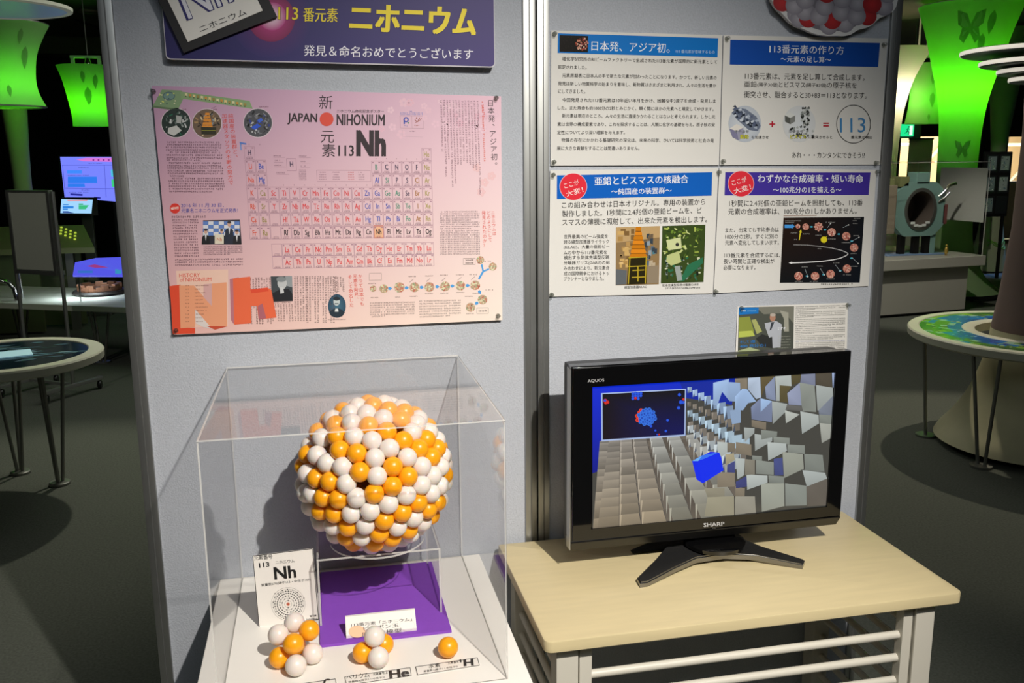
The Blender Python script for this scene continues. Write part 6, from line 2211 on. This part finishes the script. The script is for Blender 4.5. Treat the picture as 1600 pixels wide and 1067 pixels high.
for i in range(n):
    for j in range(6):
        a0, a1 = 2 * PI * i / n, 2 * PI * (i + 1) / n
        r0, r1 = .402 + j * .0355, .402 + (j + 1) * .0355
        v = noise2((a0 + a1) / 2, (r0 + r1) / 2) + rl.uniform(-.4, .4) + (j - 2.5) * .5
        c = '#1d4aa0' if v < -.35 else ('#2a6fae' if v < 0 else ('#8fae9c' if v < .25 else ('#5d8a34' if v < 1.1 else ('#7ea63e' if v < 1.6 else '#3f6a2e'))))
        pr.poly([(RC[0] + r * math.cos(a), RC[1] + r * math.sin(a)) for r, a in ((r0, a0), (r1, a0), (r1, a1), (r0, a1))], c, 1)
for k in range(150):
    a, r = rl.uniform(0, 2 * PI), rl.uniform(.42, .60)
    x, y = RC[0] + r * math.cos(a), RC[1] + r * math.sin(a)
    s = rl.uniform(.004, .016)
    t0 = rl.uniform(0, PI)
    pr.poly([(x + s * math.cos(t0 + q), y + s * .6 * math.sin(t0 + q)) for q in (0, 1.4, 2.6, 4.0, 5.2)], rl.choice(['#d8dcd4', '#9ab84a', '#34602c', '#c8b89a', '#6fae9a', '#2a55b0', '#b4c87a']), 2)
pr.line([(2.965, 2.30), (3.02, 2.20), (3.035, 2.06)], .014, '#8fc4bc', 3)
pr.line([(3.02, 2.20), (3.05, 2.05)], .01, '#d8e4dc', 4)
pr.build('map_print', GLOSSINK, rg)
for ang in (2.5, 3.55, 4.75, 5.8, .6):
    fx, fy = RC[0] + .535 * math.cos(ang), RC[1] + .535 * math.sin(ang)
    obj('foot_plate', lathe(B(), [(0, .001), (.055, .001), (.055, .012), (0, .015)], (fx, fy, 0), 28), STEEL, rg, smooth=40)
    for s in (-1, 1):
        obj('leg', tube(B(), [(fx - s * .018 * math.sin(ang), fy + s * .018 * math.cos(ang), .012), (fx - s * .07 * math.sin(ang) + .05 * math.cos(ang), fy + s * .07 * math.cos(ang) + .05 * math.sin(ang), .602)], .0095, 10), STEEL, rg, smooth=40)
cl = thing('column', 'flared plaster column with a brown upper part inside the ring table', 'column', (RC[0], RC[1], 0))
PCL = smooth_prof([(.50, .045), (.475, .09), (.42, .16), (.355, .27), (.305, .40), (.275, .52), (.258, .66)], 30)
obj('flared_base', lathe(B(), [(.40, .05), (.49, .04)] + PCL + [(0, .66)], (RC[0], RC[1], 0), 64), STONE, cl, smooth=50)
obj('brown_shaft', lathe(B(), [(0, .6601), (.259, .6601), (.235, .85), (.205, 1.2), (.20, 1.7), (.22, 2.2), (.28, 2.7), (.36, 3.19)], (RC[0], RC[1], 0), 56), mat('brown_plaster', '#6d5a52', .8, noise=.05), cl, smooth=60)
for a in (2.9, 4.2, 5.5, .8):
    obj('stub_foot', tube(B(), [(RC[0] + .42 * math.cos(a), RC[1] + .42 * math.sin(a), .001), (RC[0] + .42 * math.cos(a), RC[1] + .42 * math.sin(a), .07)], .014, 8), SATINBLACK, cl)

# stacked disc lamps
dl = thing('disc_lamp', 'tiered white disc lamp hanging at the upper right edge', 'lamp', (5.05, 4.15, 2.3))
LITW = mat('lit_white_disc', '#f2efe4', .5, emit='#fff6e6', estr=.55)
GREYD = mat('grey_disc', '#7c8480', .5)
for x, y, z, r in ((5.05, 4.15, 2.315, .55), (5.02, 4.05, 2.225, .45), (5.08, 4.05, 2.165, .37), (5.10, 4.05, 2.105, .30)):
    obj('disc', lathe(B(), [(0, 0), (r - .015, 0), (r, .008), (r, .034), (r - .01, .040), (0, .040)], (x, y, z), 64), GREYD, dl, smooth=40)
    obj('disc_rim', lathe(B(), [(r + .0005, .006), (r + .004, .012), (r + .004, .032), (r + .0005, .036)], (x, y, z), 64, close=True), LITW, dl, smooth=60)
obj('stem', tube(B(), [(5.05, 4.1, 2.1), (5.05, 4.1, 3.2)], .02, 10), STEEL, dl)
tw = thing('disc_tower', 'stack of small pale discs beside the brown column at the right edge', 'lamp', (5.86, 5.0, 0))
for k in range(7):
    z = .50 + k * .068
    r = .07 + .012 * math.sin(k * 1.3)
    obj('disc', lathe(B(), [(0, 0), (r, .002), (r + .004, .012), (r, .022), (0, .024)], (5.80 + .012 * k, 5.0, z), 32), mat('cream_disc', '#e4dfc0', .5, emit='#e4dfc0', estr=.35), tw, smooth=50)
obj('stem', tube(B(), [(5.80, 5.0, .001), (5.88, 5.0, 1.0)], .014, 8), STEEL, tw)

COL.objects.unlink(_to)
bpy.data.objects.remove(_to)
